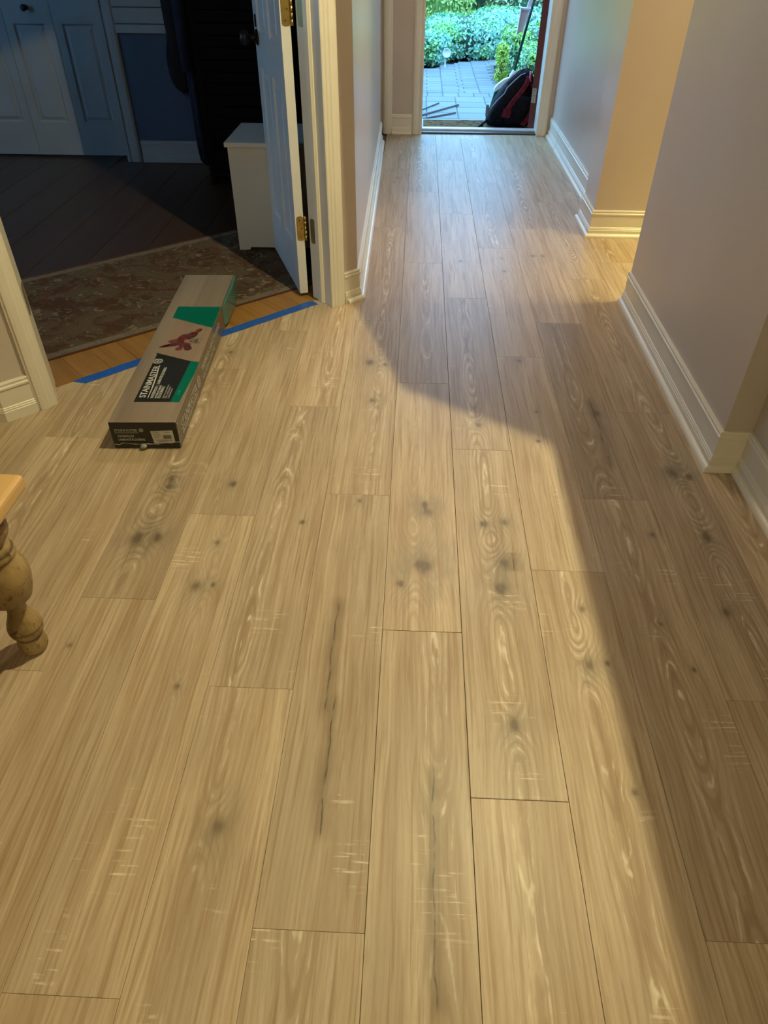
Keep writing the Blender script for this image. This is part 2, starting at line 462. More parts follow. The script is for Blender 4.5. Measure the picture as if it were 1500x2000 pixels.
TONES = {(3, 0): -0.22, (-2, 2): -0.20, (-3, 1): -0.12, (2, 1): 0.06, (0, 0): 0.04, (1, 1): -0.02, (-4, 1): -0.10, (-4, 0): -0.17, (-1, 1): -0.04, (-1, 0): -0.10, (2, 0): 0.07, (0, 1): 0.0, (-2, 0): -0.10, (-2, 1): 0.02, (3, 1): 0.02, (4, 1): -0.10, (4, 0): -0.14, (1, 0): -0.03}
FIGS = {(-2, 0): 1.0, (-1, -1): 1.0, (-4, 0): 1.0, (-4, 1): 0.9, (1, 0): 0.8, (1, 1): 0.9, (0, 1): 0.6, (3, 0): 0.9, (3, 1): 0.35, (-2, 2): 0.7, (-1, 1): 0.5, (-1, 0): 0.35, (2, 0): 0.3, (2, 1): 0.35, (0, 0): 0.45, (-3, 0): 0.4, (-3, 1): 0.4, (-2, 1): 0.6, (4, 1): 0.9, (4, 0): 0.9}
floor = struct(empty('floor'))
rp = random.Random(21)
plank_meshes = {}
for k in range(-9, 12):
    xa = X00 + k * PW; xb = xa + PW
    off = OFFS.get(k, (k * 0.4717) % PL)
    jj = math.floor((-0.9 - off) / PL)
    while off + jj * PL < 6.21:
        ya, yb = off + jj * PL, off + (jj + 1) * PL
        g = 0.00025 if k not in (0, 1) else 0.0006
        x1c = min(xb - g, 1.6)
        poly = [(xa + g, max(ya + g, -0.9)), (x1c, max(ya + g, -0.9)), (x1c, min(yb - g, 6.205)), (xa + g, min(yb - g, 6.205))]
        key = (k, jj); jj += 1
        if xb < HX + 0.02: poly = dedupe(clip(poly, -AY, AX, CUT))       # cut along the study threshold
        if len(poly) < 3 or area(poly) < 0.002: continue
        full = len(poly) == 4 and ya > -0.9 and yb < 6.205 and xb < 1.6
        full = full and (xb >= HX + 0.02 or yb < xa + 3.30)
        cxp, cyp = (xa + xb) / 2, ya
        if full:
            me = plank_meshes.get(g)
            if me is None:
                me = MB().prism([(-PW / 2 + g, g), (PW / 2 - g, g), (PW / 2 - g, PL - g), (-PW / 2 + g, PL - g)], -0.0115, 0.0, 0, 0.0005).mesh('plank')
                plank_meshes[g] = me
            o = link('plank', me, M['laminate'], floor)
        else:
            o = MB().prism([(p[0] - cxp, p[1] - cyp) for p in poly], -0.0115, 0.0, 0, 0.0005).build('plank', M['laminate'], floor)
        o.location = (cxp, cyp, 0)
        o['seed'] = rp.random() * 9.0
        o['tone'] = TONES.get(key, rp.uniform(-0.11, 0.06))
        o['figure'] = FIGS.get(key, rp.choice((0.2, 0.35, 0.5, 0.8, 1.0)))
        o['centre'] = cxp
        o['heart'] = rp.uniform(-0.035, 0.035)
        inb = lambda p: xa <= p[0] < xb and ya <= p[1] < yb
        for i, q in enumerate([q for q in KNOTS if inb(q)][:5]): o['knot%d' % i] = [float(a) for a in q]
        for i, q in enumerate([q for q in SAWS if inb(q)][:4]): o['saw%d' % i] = [float(q[0]), float(q[1]), 0.034]
        for i, q in enumerate([q for q in CRACKS if xa <= q[0] < xb and ya <= (q[1] + q[2]) / 2 < yb][:2]): o['crack%d' % i] = [float(a) for a in q]

# old strip floor of the study: boards laid square to the threshold
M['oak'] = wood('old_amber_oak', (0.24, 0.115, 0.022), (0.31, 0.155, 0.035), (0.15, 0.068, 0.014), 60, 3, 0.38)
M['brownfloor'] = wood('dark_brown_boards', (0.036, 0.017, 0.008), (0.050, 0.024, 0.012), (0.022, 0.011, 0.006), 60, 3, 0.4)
fl2 = struct(empty('floor_study', (0, 0, 0)))
hw = MB().box(-0.054, 0.054, 0, 0.62, -0.0115, -0.0035).mesh('floorboard')
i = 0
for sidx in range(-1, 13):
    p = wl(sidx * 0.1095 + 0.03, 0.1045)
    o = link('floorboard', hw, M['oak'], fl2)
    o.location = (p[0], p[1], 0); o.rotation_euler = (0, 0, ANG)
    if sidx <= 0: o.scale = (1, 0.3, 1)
# darker boards of the rest of the study
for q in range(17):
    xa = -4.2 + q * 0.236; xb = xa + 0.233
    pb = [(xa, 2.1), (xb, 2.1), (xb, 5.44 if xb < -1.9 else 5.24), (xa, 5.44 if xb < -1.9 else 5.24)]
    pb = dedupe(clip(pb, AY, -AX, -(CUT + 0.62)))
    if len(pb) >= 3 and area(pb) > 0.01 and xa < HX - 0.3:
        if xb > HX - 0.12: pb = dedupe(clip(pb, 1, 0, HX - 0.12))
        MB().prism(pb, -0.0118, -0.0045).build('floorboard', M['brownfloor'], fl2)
# side room floor beyond the boards
struct(MB().box(1.62, 4.1, 1.6, 3.9, -0.0115, -0.001).build('floor_side_room', plain('oak_boards_far', (0.38, 0.29, 0.19), 0.4)))
struct(MB().box(-4.2, 1.6, -3.2, -0.91, -0.0115, -0.001).build('floor_kitchen', plain('oak_boards_near', (0.38, 0.29, 0.19), 0.4)))

# ------------------------------------------------------------------ baseboards with a separate shoe moulding
BB = [(0, 0), (0.017, 0), (0.017, 0.034), (0.015, 0.036), (0.015, 0.041), (0.013, 0.043), (0.013, 0.047), (0.010, 0.050), (0.010, 0.108),
      (0.014, 0.112), (0.014, 0.118), (0.0105, 0.121), (0.0105, 0.126), (0.012, 0.129), (0.009, 0.134), (0, 0.134)]
SHOE = [(0.0172, 0.0004), (0.033, 0.0004), (0.0325, 0.006), (0.030, 0.012), (0.026, 0.016), (0.021, 0.018), (0.0172, 0.0185)]
def baseboard(name, path, shoe=True, shoe_path=None, mat='trim'):
    o = struct(sweep(name, BB, path, M[mat]))
    if shoe: sweep('shoe_moulding', SHOE, shoe_path or path, M['trim'], o)
    return o
# paths run with the room on the right hand side of travel
sc = wl(S1 + 0.071, 0); sc2 = wl(S1 + 0.078, 0)
baseboard('baseboard_left', [sc, stub_end, (HX - 0.033, 5.93)], True, [sc2, stub_end, (HX - 0.0326, 5.90)])
baseboard('baseboard_left_corner', [(-2.6, c0[1]), c0, wl(S0 - 0.067, 0)], False)
baseboard('baseboard_right', [(0.947, 3.072), (0.947, 1.828), (1.031, 1.828), (1.031, 0.02)])
baseboard('baseboard_side_room', [(1.032, 4.20), (0.943, 4.20), (0.943, 3.918), (3.2, 3.918)][::1], True)
o = baseboard('baseboard_right_far', [(1.032, 6.18), (1.032, 5.755)])
o = baseboard('baseboard_right_far_run', [(1.032, 5.745), (1.032, 4.235)])
baseboard('baseboard_entrance', [(-0.20, 6.20), (-0.045, 6.20)])
baseboard('baseboard_study', [(-1.88, 5.25), (-1.42, 5.25)], False, None, 'closet')

# ------------------------------------------------------------------ doorway trim (casing + jambs)
def casing_profile(wd, th=0.019):
    return [(0, 0), (0, th * 0.55), (0.006, th * 0.62), (0.008, th * 0.9), (0.018, th), (wd * 0.55, th), (wd * 0.62, th * 0.8),
            (wd - 0.016, th * 0.72), (wd - 0.012, th * 0.55), (wd - 0.004, th * 0.5), (wd, th * 0.35), (wd, 0)]
def casing(name, origin, along, outward, wd, z1=2.1, th=0.019, mat='trim', parent=None, z0=0.0005):
    """vertical casing strip: origin on the wall face, 'along' = from thick outer edge to inner edge"""
    a, ou = Vector(along), Vector(outward); og = Vector(origin)
    pts = [og + a * s + ou * d for s, d in casing_profile(wd, th)]
    poly = [(p.x, p.y) for p in pts]
    if area(poly) < 0: poly = poly[::-1]
    return MB().prism(poly, z0, z1).build(name, M[mat], parent)
aw = (AX, AY); outw = (AY, -AX)
tr = struct(casing('trim_1', wl(S1 + 0.070, 0), (-AX, -AY), outw, 0.070))
tl = struct(casing('trim_2', wl(S0 - 0.066, 0), aw, outw, 0.066))
def jamb(name, s_face, sgn):
    """lining of the study doorway with a stop bead; s_face = clear face"""
    a = [(s_face, -0.002), (s_face + sgn * 0.02, -0.002), (s_face + sgn * 0.02, 0.135), (s_face, 0.135)]
    poly = [wl(*p) for p in a]
    if area(poly) < 0: poly = poly[::-1]
    return struct(MB().prism(poly, 0.0005, 2.1).build(name, M['trim']))
def stop_bead(s_face, sgn, o0, parent):
    a = [(s_face, o0), (s_face - sgn * 0.004, o0 + 0.001), (s_face - sgn * 0.007, o0 + 0.005), (s_face - sgn * 0.011, o0 + 0.009), (s_face - sgn * 0.011, o0 + 0.033), (s_face, o0 + 0.033)]
    poly = [wl(*p) for p in a]
    if area(poly) < 0: poly = poly[::-1]
    return MB().prism(poly, 0.001, 2.09).build('door_stop', M['trim'], parent)
jr = jamb('trim_3', S1 + 0.004, 1); stop_bead(S1 + 0.004, 1, 0.048, jr)
JL0, JL1 = (S0 + 0.003, -0.002), (S0 + 0.053, 0.150)      # splayed lining on the left side
jl = struct(MB().prism([wl(*p) for p in ((S0 - 0.024, -0.002), JL0, JL1, (S0 - 0.024, 0.150))], 0.0005, 2.1).build('trim_4', M['trim']))
# empty hinge mortise plate in the left jamb
def rounded_plate(wd, ht, th, r, n=5):
    pts = []
    for cx, cz, a0 in ((wd / 2 - r, ht / 2 - r, 0), (-wd / 2 + r, ht / 2 - r, PI / 2), (-wd / 2 + r, -ht / 2 + r, PI), (wd / 2 - r, -ht / 2 + r, 1.5 * PI)):
        for q in range(n + 1):
            a = a0 + q * PI / 2 / n; pts.append((cx + r * math.cos(a), cz + r * math.sin(a)))
    return MB().prism(pts, 0, th)
def frame(ex, ey, ez, o):
    return Matrix(((ex[0], ey[0], ez[0], o[0]), (ex[1], ey[1], ez[1], o[1]), (ex[2], ey[2], ez[2], o[2]), (0, 0, 0, 1)))
jd = Vector((*wl(*JL1), 0)) - Vector((*wl(*JL0), 0)); jd.normalize()
jn = Vector((jd.y, -jd.x, 0))
jc = Vector((*wl(*JL0), 0)) + jd * 0.085 + jn * 0.0002
pm = rounded_plate(0.080, 0.092, 0.0015, 0.014).xf(frame(jd, (0, 0, 1), jn, (jc.x, jc.y, 0.345)))
pm.build('hinge_recess', plain('worn_mortise', (0.16, 0.13, 0.08), 0.5), jl)
# front door frame
struct(casing('trim_5', (-0.042, 6.20), (1, 0), (0, -1), 0.066, 2.14))
struct(casing('trim_6', (1.004, 6.20), (-1, 0), (0, -1), 0.068, 2.14))
struct(MB().box(0.020, 0.034, 6.184, 6.34, 0.0005, 2.08).build('trim_7', M['trim']))
struct(MB().box(0.926, 0.940, 6.184, 6.34, 0.0005, 2.08).build('trim_8', M['trim']))
# casing of the cased opening at the end of the left hall wall
struct(casing('trim_9', (-0.268, 6.199), (1, 0), (0, -1), 0.068, 2.14, 0.022))

# ------------------------------------------------------------------ french door leaf, standing open into the study
hingex, hingey = -0.4675, 3.0625
ang = math.atan2(0.945, -0.345)
door = struct(empty('door_1', (hingex, hingey, 0.012), ang))
DW, DT, DH = 0.60, 0.036, 2.02
# local x runs along the leaf; local +y is the side seen from the hall
stiles = MB()
cols = [(0.0, 0.085), (0.265, 0.335), (0.515, DW)]
rows = [(0.0, 0.20), (0.80, 0.925), (1.62, 1.70), (1.93, DH)]
ylo, yhi = 0.0, DT
for a, b in cols: stiles.box(a, b, ylo, yhi, 0, DH)
for a, b in rows:
    stiles.box(0.085, 0.265, ylo, yhi, a, b); stiles.box(0.335, 0.515, ylo, yhi, a, b)
stiles.build('leaf_frame', M['door'], door)
def raised_panel(x0, x1, z0, z1, y_face, dr, mat, parent, name='raised_panel', dep=0.010, yb=None):
    """panel with ogee border sunk behind the face and a raised field"""
    m = MB(); lev = [(0.0, 0.0), (0.010, dep), (0.016, dep), (0.034, dep * 0.25)]
    vs = []
    for ins, d in lev:
        vs += [(x0 + ins, y_face - dr * d, z0 + ins), (x1 - ins, y_face - dr * d, z0 + ins), (x1 - ins, y_face - dr * d, z1 - ins), (x0 + ins, y_face - dr * d, z1 - ins)]
    fs = []
    for q in range(len(lev) - 1):
        fs += [(q * 4 + e, q * 4 + (e + 1) % 4, q * 4 + 4 + (e + 1) % 4, q * 4 + 4 + e) for e in range(4)]
    e = (len(lev) - 1) * 4
    fs.append((e, e + 1, e + 2, e + 3))
    yb2 = y_face - dr * (dep + 0.006)
    b0 = len(vs)
    vs += [(x0, yb2, z0), (x1, yb2, z0), (x1, yb2, z1), (x0, yb2, z1)]
    fs.append((b0 + 3, b0 + 2, b0 + 1, b0))
    fs += [(e2, b0 + e2, b0 + (e2 + 1) % 4, (e2 + 1) % 4) for e2 in range(4)]
    m.add(vs, fs)
    return m.build(name, mat, parent)
for (a, b) in ((0.085, 0.265), (0.335, 0.515)):
    for (z0, z1) in ((0.20, 0.80), (0.925, 1.62), (1.70, 1.93)):
        raised_panel(a, b, z0, z1, DT, 1, M['door'], door)
        raised_panel(a, b, z0, z1, 0.0, -1, M['door'], door)
# hinges: leaf on the door edge, leaf on the jamb, knuckle between
def hinge(zc):
    pl_ = rounded_plate(0.030, 0.10, 0.0018, 0.010).xf(frame((0, 1, 0), (0, 0, 1), (-1, 0, 0), (-0.0004, DT / 2 - 0.002, zc)))
    h = pl_.build('hinge', M['brass'], door)
    k = MB()
    for q in range(5):
        z = zc - 0.05 + q * 0.02
        k.lathe([(0.0062, 0.0005), (0.0062, 0.0195)], 12, (-0.006, -0.006, z))
    k.build('knuckle', M['brass'], h, True)
    s_ = MB()
    for dy, dz in ((0.004, 0.034), (-0.004, 0.0), (0.004, -0.034)):
        s_.xf(Matrix.Identity(4))
        t_ = MB().lathe([(0.0034, 0.0), (0.003, 0.0008)], 10).xf(frame((0, 1, 0), (0, 0, 1), (-1, 0, 0), (-0.0022, DT / 2 + dy - 0.004, zc + dz)))
        s_.add(t_.v, t_.f)
    s_.build('screws', M['screw'], h)
    return h
hinge(0.283); hinge(1.045)
def jamb_leaf(zc):
    p = wl(S1 + 0.0035, 0.108)
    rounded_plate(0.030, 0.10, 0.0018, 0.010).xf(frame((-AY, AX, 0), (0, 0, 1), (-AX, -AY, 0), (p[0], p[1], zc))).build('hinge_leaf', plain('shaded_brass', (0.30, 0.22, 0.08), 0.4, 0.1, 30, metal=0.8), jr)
jamb_leaf(0.295); jamb_leaf(1.057)
# dark lever / knob with rosette near the free edge
kn = MB()
for sgn, yb in ((1, DT), (-1, 0.0)):
    kn.add(*(lambda q: (q.v, q.f))(MB().lathe([(0.030, 0), (0.030, 0.004), (0.024, 0.009), (0.011, 0.013), (0.010, 0.034), (0.018, 0.040), (0.026, 0.050), (0.027, 0.060), (0.020, 0.070), (0.006, 0.074)], 24).xf(frame((1, 0, 0), (0, 0, -sgn), (0, sgn, 0), (DW - 0.06, yb, 0.905)))))
knob = kn.build('knob', M['blackmetal'], door, True)
MB().box(DW - 0.066, DW - 0.054, DT, DT + 0.007, 0.94, 0.985).build('thumb_latch', M['blackmetal'], knob, bevel=0.002)

# ------------------------------------------------------------------ closet bifold doors at the back of the study
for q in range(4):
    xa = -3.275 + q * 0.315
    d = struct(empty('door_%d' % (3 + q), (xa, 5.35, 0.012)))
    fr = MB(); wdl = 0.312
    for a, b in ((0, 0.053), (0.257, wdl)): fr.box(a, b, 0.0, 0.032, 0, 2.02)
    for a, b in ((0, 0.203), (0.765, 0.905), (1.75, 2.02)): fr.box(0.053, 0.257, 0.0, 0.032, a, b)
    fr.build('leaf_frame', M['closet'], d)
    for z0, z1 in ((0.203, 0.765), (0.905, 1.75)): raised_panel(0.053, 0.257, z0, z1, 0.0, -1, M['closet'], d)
    if q == 2:
        MB().lathe([(0.014, 0), (0.009, 0.008), (0.009, 0.02), (0.018, 0.028), (0.019, 0.036), (0.010, 0.042)], 18).xf(frame((1, 0, 0), (0, 0, 1), (0, -1, 0), (0.162, 0.0, 0.85))).build('knob', M['blackmetal'], d, True)
struct(casing('trim_10', (-1.895, 5.25), (-1, 0), (0, -1), 0.075, 2.1, 0.016, 'closet'))
struct(MB().box(-1.99, -1.97, 5.235, 5.45, 0.0005, 2.1).build('trim_11', M['closet']))
wall('wall_closet_head', [(-4.2, 5.25), (-1.90, 5.25), (-1.90, 5.45), (-4.2, 5.45)], 2.06, H, 'study')
# white boarded panel above the navy dado
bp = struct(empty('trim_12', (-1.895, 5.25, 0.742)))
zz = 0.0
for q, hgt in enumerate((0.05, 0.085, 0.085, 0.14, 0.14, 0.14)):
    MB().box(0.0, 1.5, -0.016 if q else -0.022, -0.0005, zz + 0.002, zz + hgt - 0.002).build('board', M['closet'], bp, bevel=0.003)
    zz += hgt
# small study window (daylight enters from the side)
wn = struct(empty('window_1', (-4.25, 2.8, 0.9)))
fm = MB()
for a, b, c_, d in ((0, 0.05, 0, 1.0), (1.35, 1.40, 0, 1.0), (0.05, 1.35, 0, 0.05), (0.05, 1.35, 0.95, 1.0), (0.68, 0.72, 0.05, 0.95)):
    fm.box(-0.03, 0.03, a, b, c_, d)
fm.build('window_frame', M['trim'], wn)
gm, gt, gb = new_mat('window_glass')
gb.inputs['Transmission Weight'].default_value = 1.0; gb.inputs['Roughness'].default_value = 0.0; gb.inputs['IOR'].default_value = 1.0
gb.inputs['Base Color'].default_value = (0.9, 0.95, 0.95, 1)
MB().box(-0.003, 0.003, 0.05, 0.68, 0.05, 0.95).build('pane', gm, wn)
MB().box(-0.003, 0.003, 0.72, 1.35, 0.05, 0.95).build('pane', gm, wn)

# ------------------------------------------------------------------ front door threshold
M['sillwood'] = wood('weathered_sill', (0.20, 0.16, 0.12), (0.30, 0.25, 0.20), (0.11, 0.09, 0.07), 30, 6, 0.6, 'x')
th = struct(empty('trim_13', (0.48, 6.2, 0)))
MB().prism([(-0.459, 0.0), (0.459, 0.0), (0.459, 0.065), (-0.459, 0.065)], 0.0006, 0.012, 0, 0.004).build('dark_strip', plain('bronze_strip', (0.055, 0.05, 0.045), 0.4, metal=0.5), th)
MB().prism([(-0.446, 0.066), (0.446, 0.066), (0.446, 0.13), (-0.446, 0.13)], -0.012, 0.026, 0, 0.006).build('aluminium_sill', plain('pale_aluminium', (0.62, 0.64, 0.66), 0.35, metal=0.6), th)
struct(MB().box(-1.6, 1.9, 6.362, 6.86, -0.30, -0.022).build('step', plain('concrete_step', (0.34, 0.33, 0.32), 0.8, 0.12, 20)))

# front door leaf, swung outside; only its hinge edge shows from the hall
fd = struct(empty('door_2', (0.880, 6.362, 0.012), math.radians(66)))
M['maroon'] = plain('maroon_door_paint', (0.085, 0.018, 0.016), 0.35, 0.1)
fr = MB(); fw = 0.90
for a, b in ((0, 0.11), (0.39, 0.51), (0.79, fw)): fr.box(a, b, -0.050, 0.0, 0, 2.03)
for a, b in ((0, 0.24), (0.80, 1.0), (1.85, 2.03)):
    fr.box(0.11, 0.39, -0.050, 0.0, a, b); fr.box(0.51, 0.79, -0.050, 0.0, a, b)
fr.build('leaf_frame', M['maroon'], fd)
for a, b in ((0.11, 0.39), (0.51, 0.79)):
    for z0, z1 in ((0.24, 0.80), (1.0, 1.85)):
        raised_panel(a, b, z0, z1, 0.0, 1, M['maroon'], fd); raised_panel(a, b, z0, z1, -0.050, -1, M['maroon'], fd)
for zc in (0.235, 1.55):
    hg = rounded_plate(0.034, 0.10, 0.002, 0.004).xf(frame((0, -1, 0), (0, 0, 1), (-1, 0, 0), (-0.0005, -0.021, zc))).build('hinge', M['steel'], fd)
    s_ = MB()
    for dz in (0.034, 0.0, -0.034):
        t_ = MB().lathe([(0.004, 0.0), (0.003, 0.001)], 10).xf(frame((0, 1, 0), (0, 0, 1), (-1, 0, 0), (-0.0027, -0.021, zc + dz))); s_.add(t_.v, t_.f)
    s_.build('screws', M['screw'], hg)

# ================================================================== OBJECTS
# ------------------------------------------------------------------ carton of laminate flooring
BL, BWd, BH = 1.178, 0.212, 0.098
bang = math.atan2(-0.051, 0.9987)
box = empty('flooring_carton', (-0.936, 1.833, 0.0013), math.atan2(0.051, 0.9987))
box.rotation_euler = (0.0036, 0, math.atan2(0.051, 0.9987))
tag(box, 'long carton of laminate flooring with green and black print lying across the study threshold', 'box')
def print_wood():
    return wood('printed_oak', (0.185, 0.145, 0.105), (0.24, 0.19, 0.145), (0.145, 0.11, 0.075), 40, 2.0, 0.4)
M['cardwood'] = print_wood()
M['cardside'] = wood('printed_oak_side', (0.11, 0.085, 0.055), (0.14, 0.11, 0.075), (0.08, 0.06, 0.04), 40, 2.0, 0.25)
M['cardblack'] = plain('printed_black', (0.014, 0.014, 0.012), 0.34)
M['cardgreen'] = plain('printed_green', (0.0, 0.11, 0.07), 0.32)
M['cardtan'] = wood('printed_tan', (0.21, 0.145, 0.105), (0.26, 0.185, 0.13), (0.17, 0.12, 0.08), 40, 2.0, 0.3)
M['ink'] = plain('printed_white_ink', (0.42, 0.42, 0.38), 0.4)
M['sticker'] = plain('paper_sticker', (0.48, 0.46, 0.41), 0.5)
M['inkdark'] = plain('printed_dark_ink', (0.06, 0.06, 0.055), 0.5)
M['tealend'] = plain('teal_film', (0.06, 0.16, 0.13), 0.16)
b_ = MB(); b_.box(0, BWd, 0, BL, 0, BH)
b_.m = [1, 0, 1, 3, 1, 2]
b_.build('carton', [M['cardwood'], M['cardblack'], M['cardside'], M['tealend']], box, bevel=0.003)
TE = 0.0004
def flat(name, pts, mat, z=BH + TE, th_=0.0003, par=box):
    if area(pts) < 0: pts = pts[::-1]
    return MB().prism(pts, z, z + th_).build(name, mat, par)
# printed label on the lid (local x across, local y along)
flat('print_black', [(0.0505, 0.120), (0.170, 0.120), (0.1985, 0.150), (0.196, 0.385), (0.045, 0.455), (0.0505, 0.440)], M['cardblack'])
flat('print_green', [(0.170, 0.119), (0.1985, 0.119), (0.2118, 0.30), (0.2118, 0.388), (0.181, 0.392)], M['cardgreen'], BH + 2 * TE)
flat('print_photo', [(0.045, 0.457), (0.2112, 0.381), (0.2112, 0.655), (0.045, 0.742)], M['cardtan'])
flat('print_green', [(0.040, 0.745), (0.2112, 0.657), (0.2112, 0.845), (0.040, 0.847)], M['cardgreen'])
# picture of a dark red flower on the print
fl = MB(); rf = random.Random(4)
def petal(cx, cy, L, Wd, a, mi):
    pts = []
    for q in range(12):
        u = 2 * PI * q / 12
        px, py = math.cos(u) * L, math.sin(u) * Wd * (1 + 0.35 * math.cos(u))
        pts.append((cx + px * math.cos(a) - py * math.sin(a), cy + px * math.sin(a) + py * math.cos(a)))
    fl.prism(pts, BH + 2 * TE + 0.0001 * mi, BH + 2 * TE + 0.0001 * mi + 0.0002, mi)
for cx, cy, L, Wd, a, mi in ((0.098, 0.545, 0.030, 0.020, 0.15, 0), (0.120, 0.575, 0.030, 0.022, 1.0, 0), (0.146, 0.590, 0.034, 0.017, 1.35, 1), (0.162, 0.628, 0.024, 0.010, 1.2, 0),
                             (0.086, 0.515, 0.030, 0.013, 0.35, 1), (0.128, 0.520, 0.030, 0.018, -0.35, 0), (0.148, 0.497, 0.026, 0.014, -1.2, 1), (0.120, 0.490, 0.018, 0.012, -1.9, 0),
                             (0.062, 0.505, 0.020, 0.009, 0.5, 1), (0.158, 0.548, 0.017, 0.016, 0.2, 2), (0.172, 0.535, 0.013, 0.011, -0.4, 2), (0.176, 0.560, 0.011, 0.010, 0.8, 2)):
    petal(cx, cy, L, Wd, a, mi)
fl.build('print_flower', [plain('print_red', (0.13, 0.035, 0.035), 0.3, 0.4, 60), plain('print_maroon', (0.08, 0.024, 0.024), 0.3, 0.4, 60), plain('print_grey', (0.16, 0.14, 0.11), 0.3, 0.5, 90)], box)
def text(body, size, mtx, mat, par, name='lettering', bold=0.0, sx=1.0, fit=None):
    c = bpy.data.curves.new(name, 'FONT'); c.body = body; c.size = size; c.extrude = 0.00012; c.offset = bold
    c.resolution_u = 3
    o = bpy.data.objects.new(name, c); COL.objects.link(o)
    dg = bpy.context.evaluated_depsgraph_get()
    me = bpy.data.meshes.new_from_object(o.evaluated_get(dg))
    bpy.data.objects.remove(o)
    if fit: sx = fit / max(v.co.x for v in me.vertices)
    me.transform(mtx @ Matrix.Diagonal((sx, 1, 1, 1)))
    me.materials.clear()
    return link(name, me, mat, par)
def top_m(x, y, z=BH + 2 * TE + 0.0002):       # reads along the box, letters' feet towards the right edge
    return frame((0, 1, 0), (-1, 0, 0), (0, 0, 1), (x, y, z))
text('STAINMASTER', 0.030, top_m(0.081, 0.146), M['ink'], box, bold=0.0004, fit=0.212)
text('WATERPROOF  |  LAMINATE FLOORING', 0.0145, top_m(0.108, 0.142), M['ink'], box, bold=0.0003, fit=0.205)
text('WATERPROOF LAMINATE', 0.0095, top_m(0.119, 0.142), M['ink'], box, bold=0.0002, fit=0.082)
text('FLOORING', 0.0135, top_m(0.131, 0.142), M['ink'], box, bold=0.0003, fit=0.075)
for q, tx in enumerate(('RESISTE A LAS MANCHAS', 'PISO LAMINADO', 'CLICK AND LOCK')):
    text(tx, 0.0072, top_m(0.143 + q * 0.0085, 0.142), M['ink'], box, fit=0.086 - 0.012 * q)
text('12 MM', 0.012, top_m(0.190, 0.16, BH + 3 * TE + 0.0003), plain('print_pale_green', (0.05, 0.30, 0.20), 0.3), box)
# swoosh under the name, and the round emblem
sw = MB()
for q in range(14):
    u = q / 14; u2 = (q + 1) / 14
    f_ = lambda a: (0.0905 - 0.012 * math.sin(a * PI * 0.55) * (a ** 1.5), 0.142 + a * 0.222, 0.0008 + 0.0016 * math.sin(a * PI))
    (xa, ya, wa), (xb, yb, wb) = f_(u), f_(u2)
    sw.prism([(xa - wa, ya), (xb - wb, yb), (xb + wb, yb), (xa + wa, ya)][::-1], BH + 2 * TE, BH + 2 * TE + 0.0003)
sw.build('print_underline', M['ink'], box)
def emblem(mtx, r, par):
    e = MB()
    def ring(r0, r1, a0=0.0, a1=2 * PI, ox=0, oy=0, n=20):
        for q in range(n):
            a, b2 = a0 + (a1 - a0) * q / n, a0 + (a1 - a0) * (q + 1) / n
            e.prism([(ox + r1 * math.cos(a), oy + r1 * math.sin(a)), (ox + r1 * math.cos(b2), oy + r1 * math.sin(b2)), (ox + r0 * math.cos(b2), oy + r0 * math.sin(b2)), (ox + r0 * math.cos(a), oy + r0 * math.sin(a))], 0, 0.0003)
    ring(r * 0.86, r)
    for q in range(4):
        a = q * PI / 2 + PI / 4
        ring(r * 0.28, r * 0.42, 0, 2 * PI, r * 0.42 * math.cos(a), r * 0.42 * math.sin(a), 12)
    e.xf(mtx)
    return e.build('print_emblem', M['ink'], par)
emblem(top_m(0.066, 0.392), 0.0175, box)
# near end panel: black, white lettering, address sticker with bars
def end_m(x, z, y=-0.0006): return frame((1, 0, 0), (0, 0, 1), (0, -1, 0), (x, y, z))
text('STAINMASTER', 0.0125, end_m(0.014, 0.064), M['ink'], box, fit=0.072)
MB().box(0.014, 0.088, -0.0009, -0.0004, 0.0585, 0.0597).build('print_underline', M['ink'], box)
emblem(end_m(0.0985, 0.0685, -0.0004), 0.0068, box)
text('WATERPROOF', 0.0105, end_m(0.020, 0.043), M['ink'], box, bold=0.0002, fit=0.052)
text('LAMINATE FLOORING', 0.0105, end_m(0.020, 0.030), M['ink'], box, bold=0.0002, fit=0.084)
stk = MB().prism([(0.131, 0.020), (0.198, 0.023), (0.196, 0.068), (0.126, 0.065)], 0, 0.0005).xf(frame((1, 0, 0), (0, 0, 1), (0, -1, 0), (0, -0.0003, 0))).build('sticker', M['sticker'], box)
bars = MB(); rb = random.Random(3); xq = 0.164
while xq < 0.188:
    ww = rb.choice((0.0005, 0.0008, 0.0013)); bars.box(xq, xq + ww, -0.0014, -0.0009, 0.037, 0.051); xq += ww + rb.choice((0.0006, 0.001))
for z, x0, x1 in ((0.061, 0.134, 0.152), (0.0605, 0.172, 0.186), (0.054, 0.133, 0.155), (0.048, 0.134, 0.157), (0.042, 0.135, 0.150), (0.031, 0.140, 0.190), (0.027, 0.141, 0.175)):
    bars.box(x0, x1, -0.0014, -0.0009, z, z + 0.0012)
bars.build('barcode', M['inkdark'], stk)
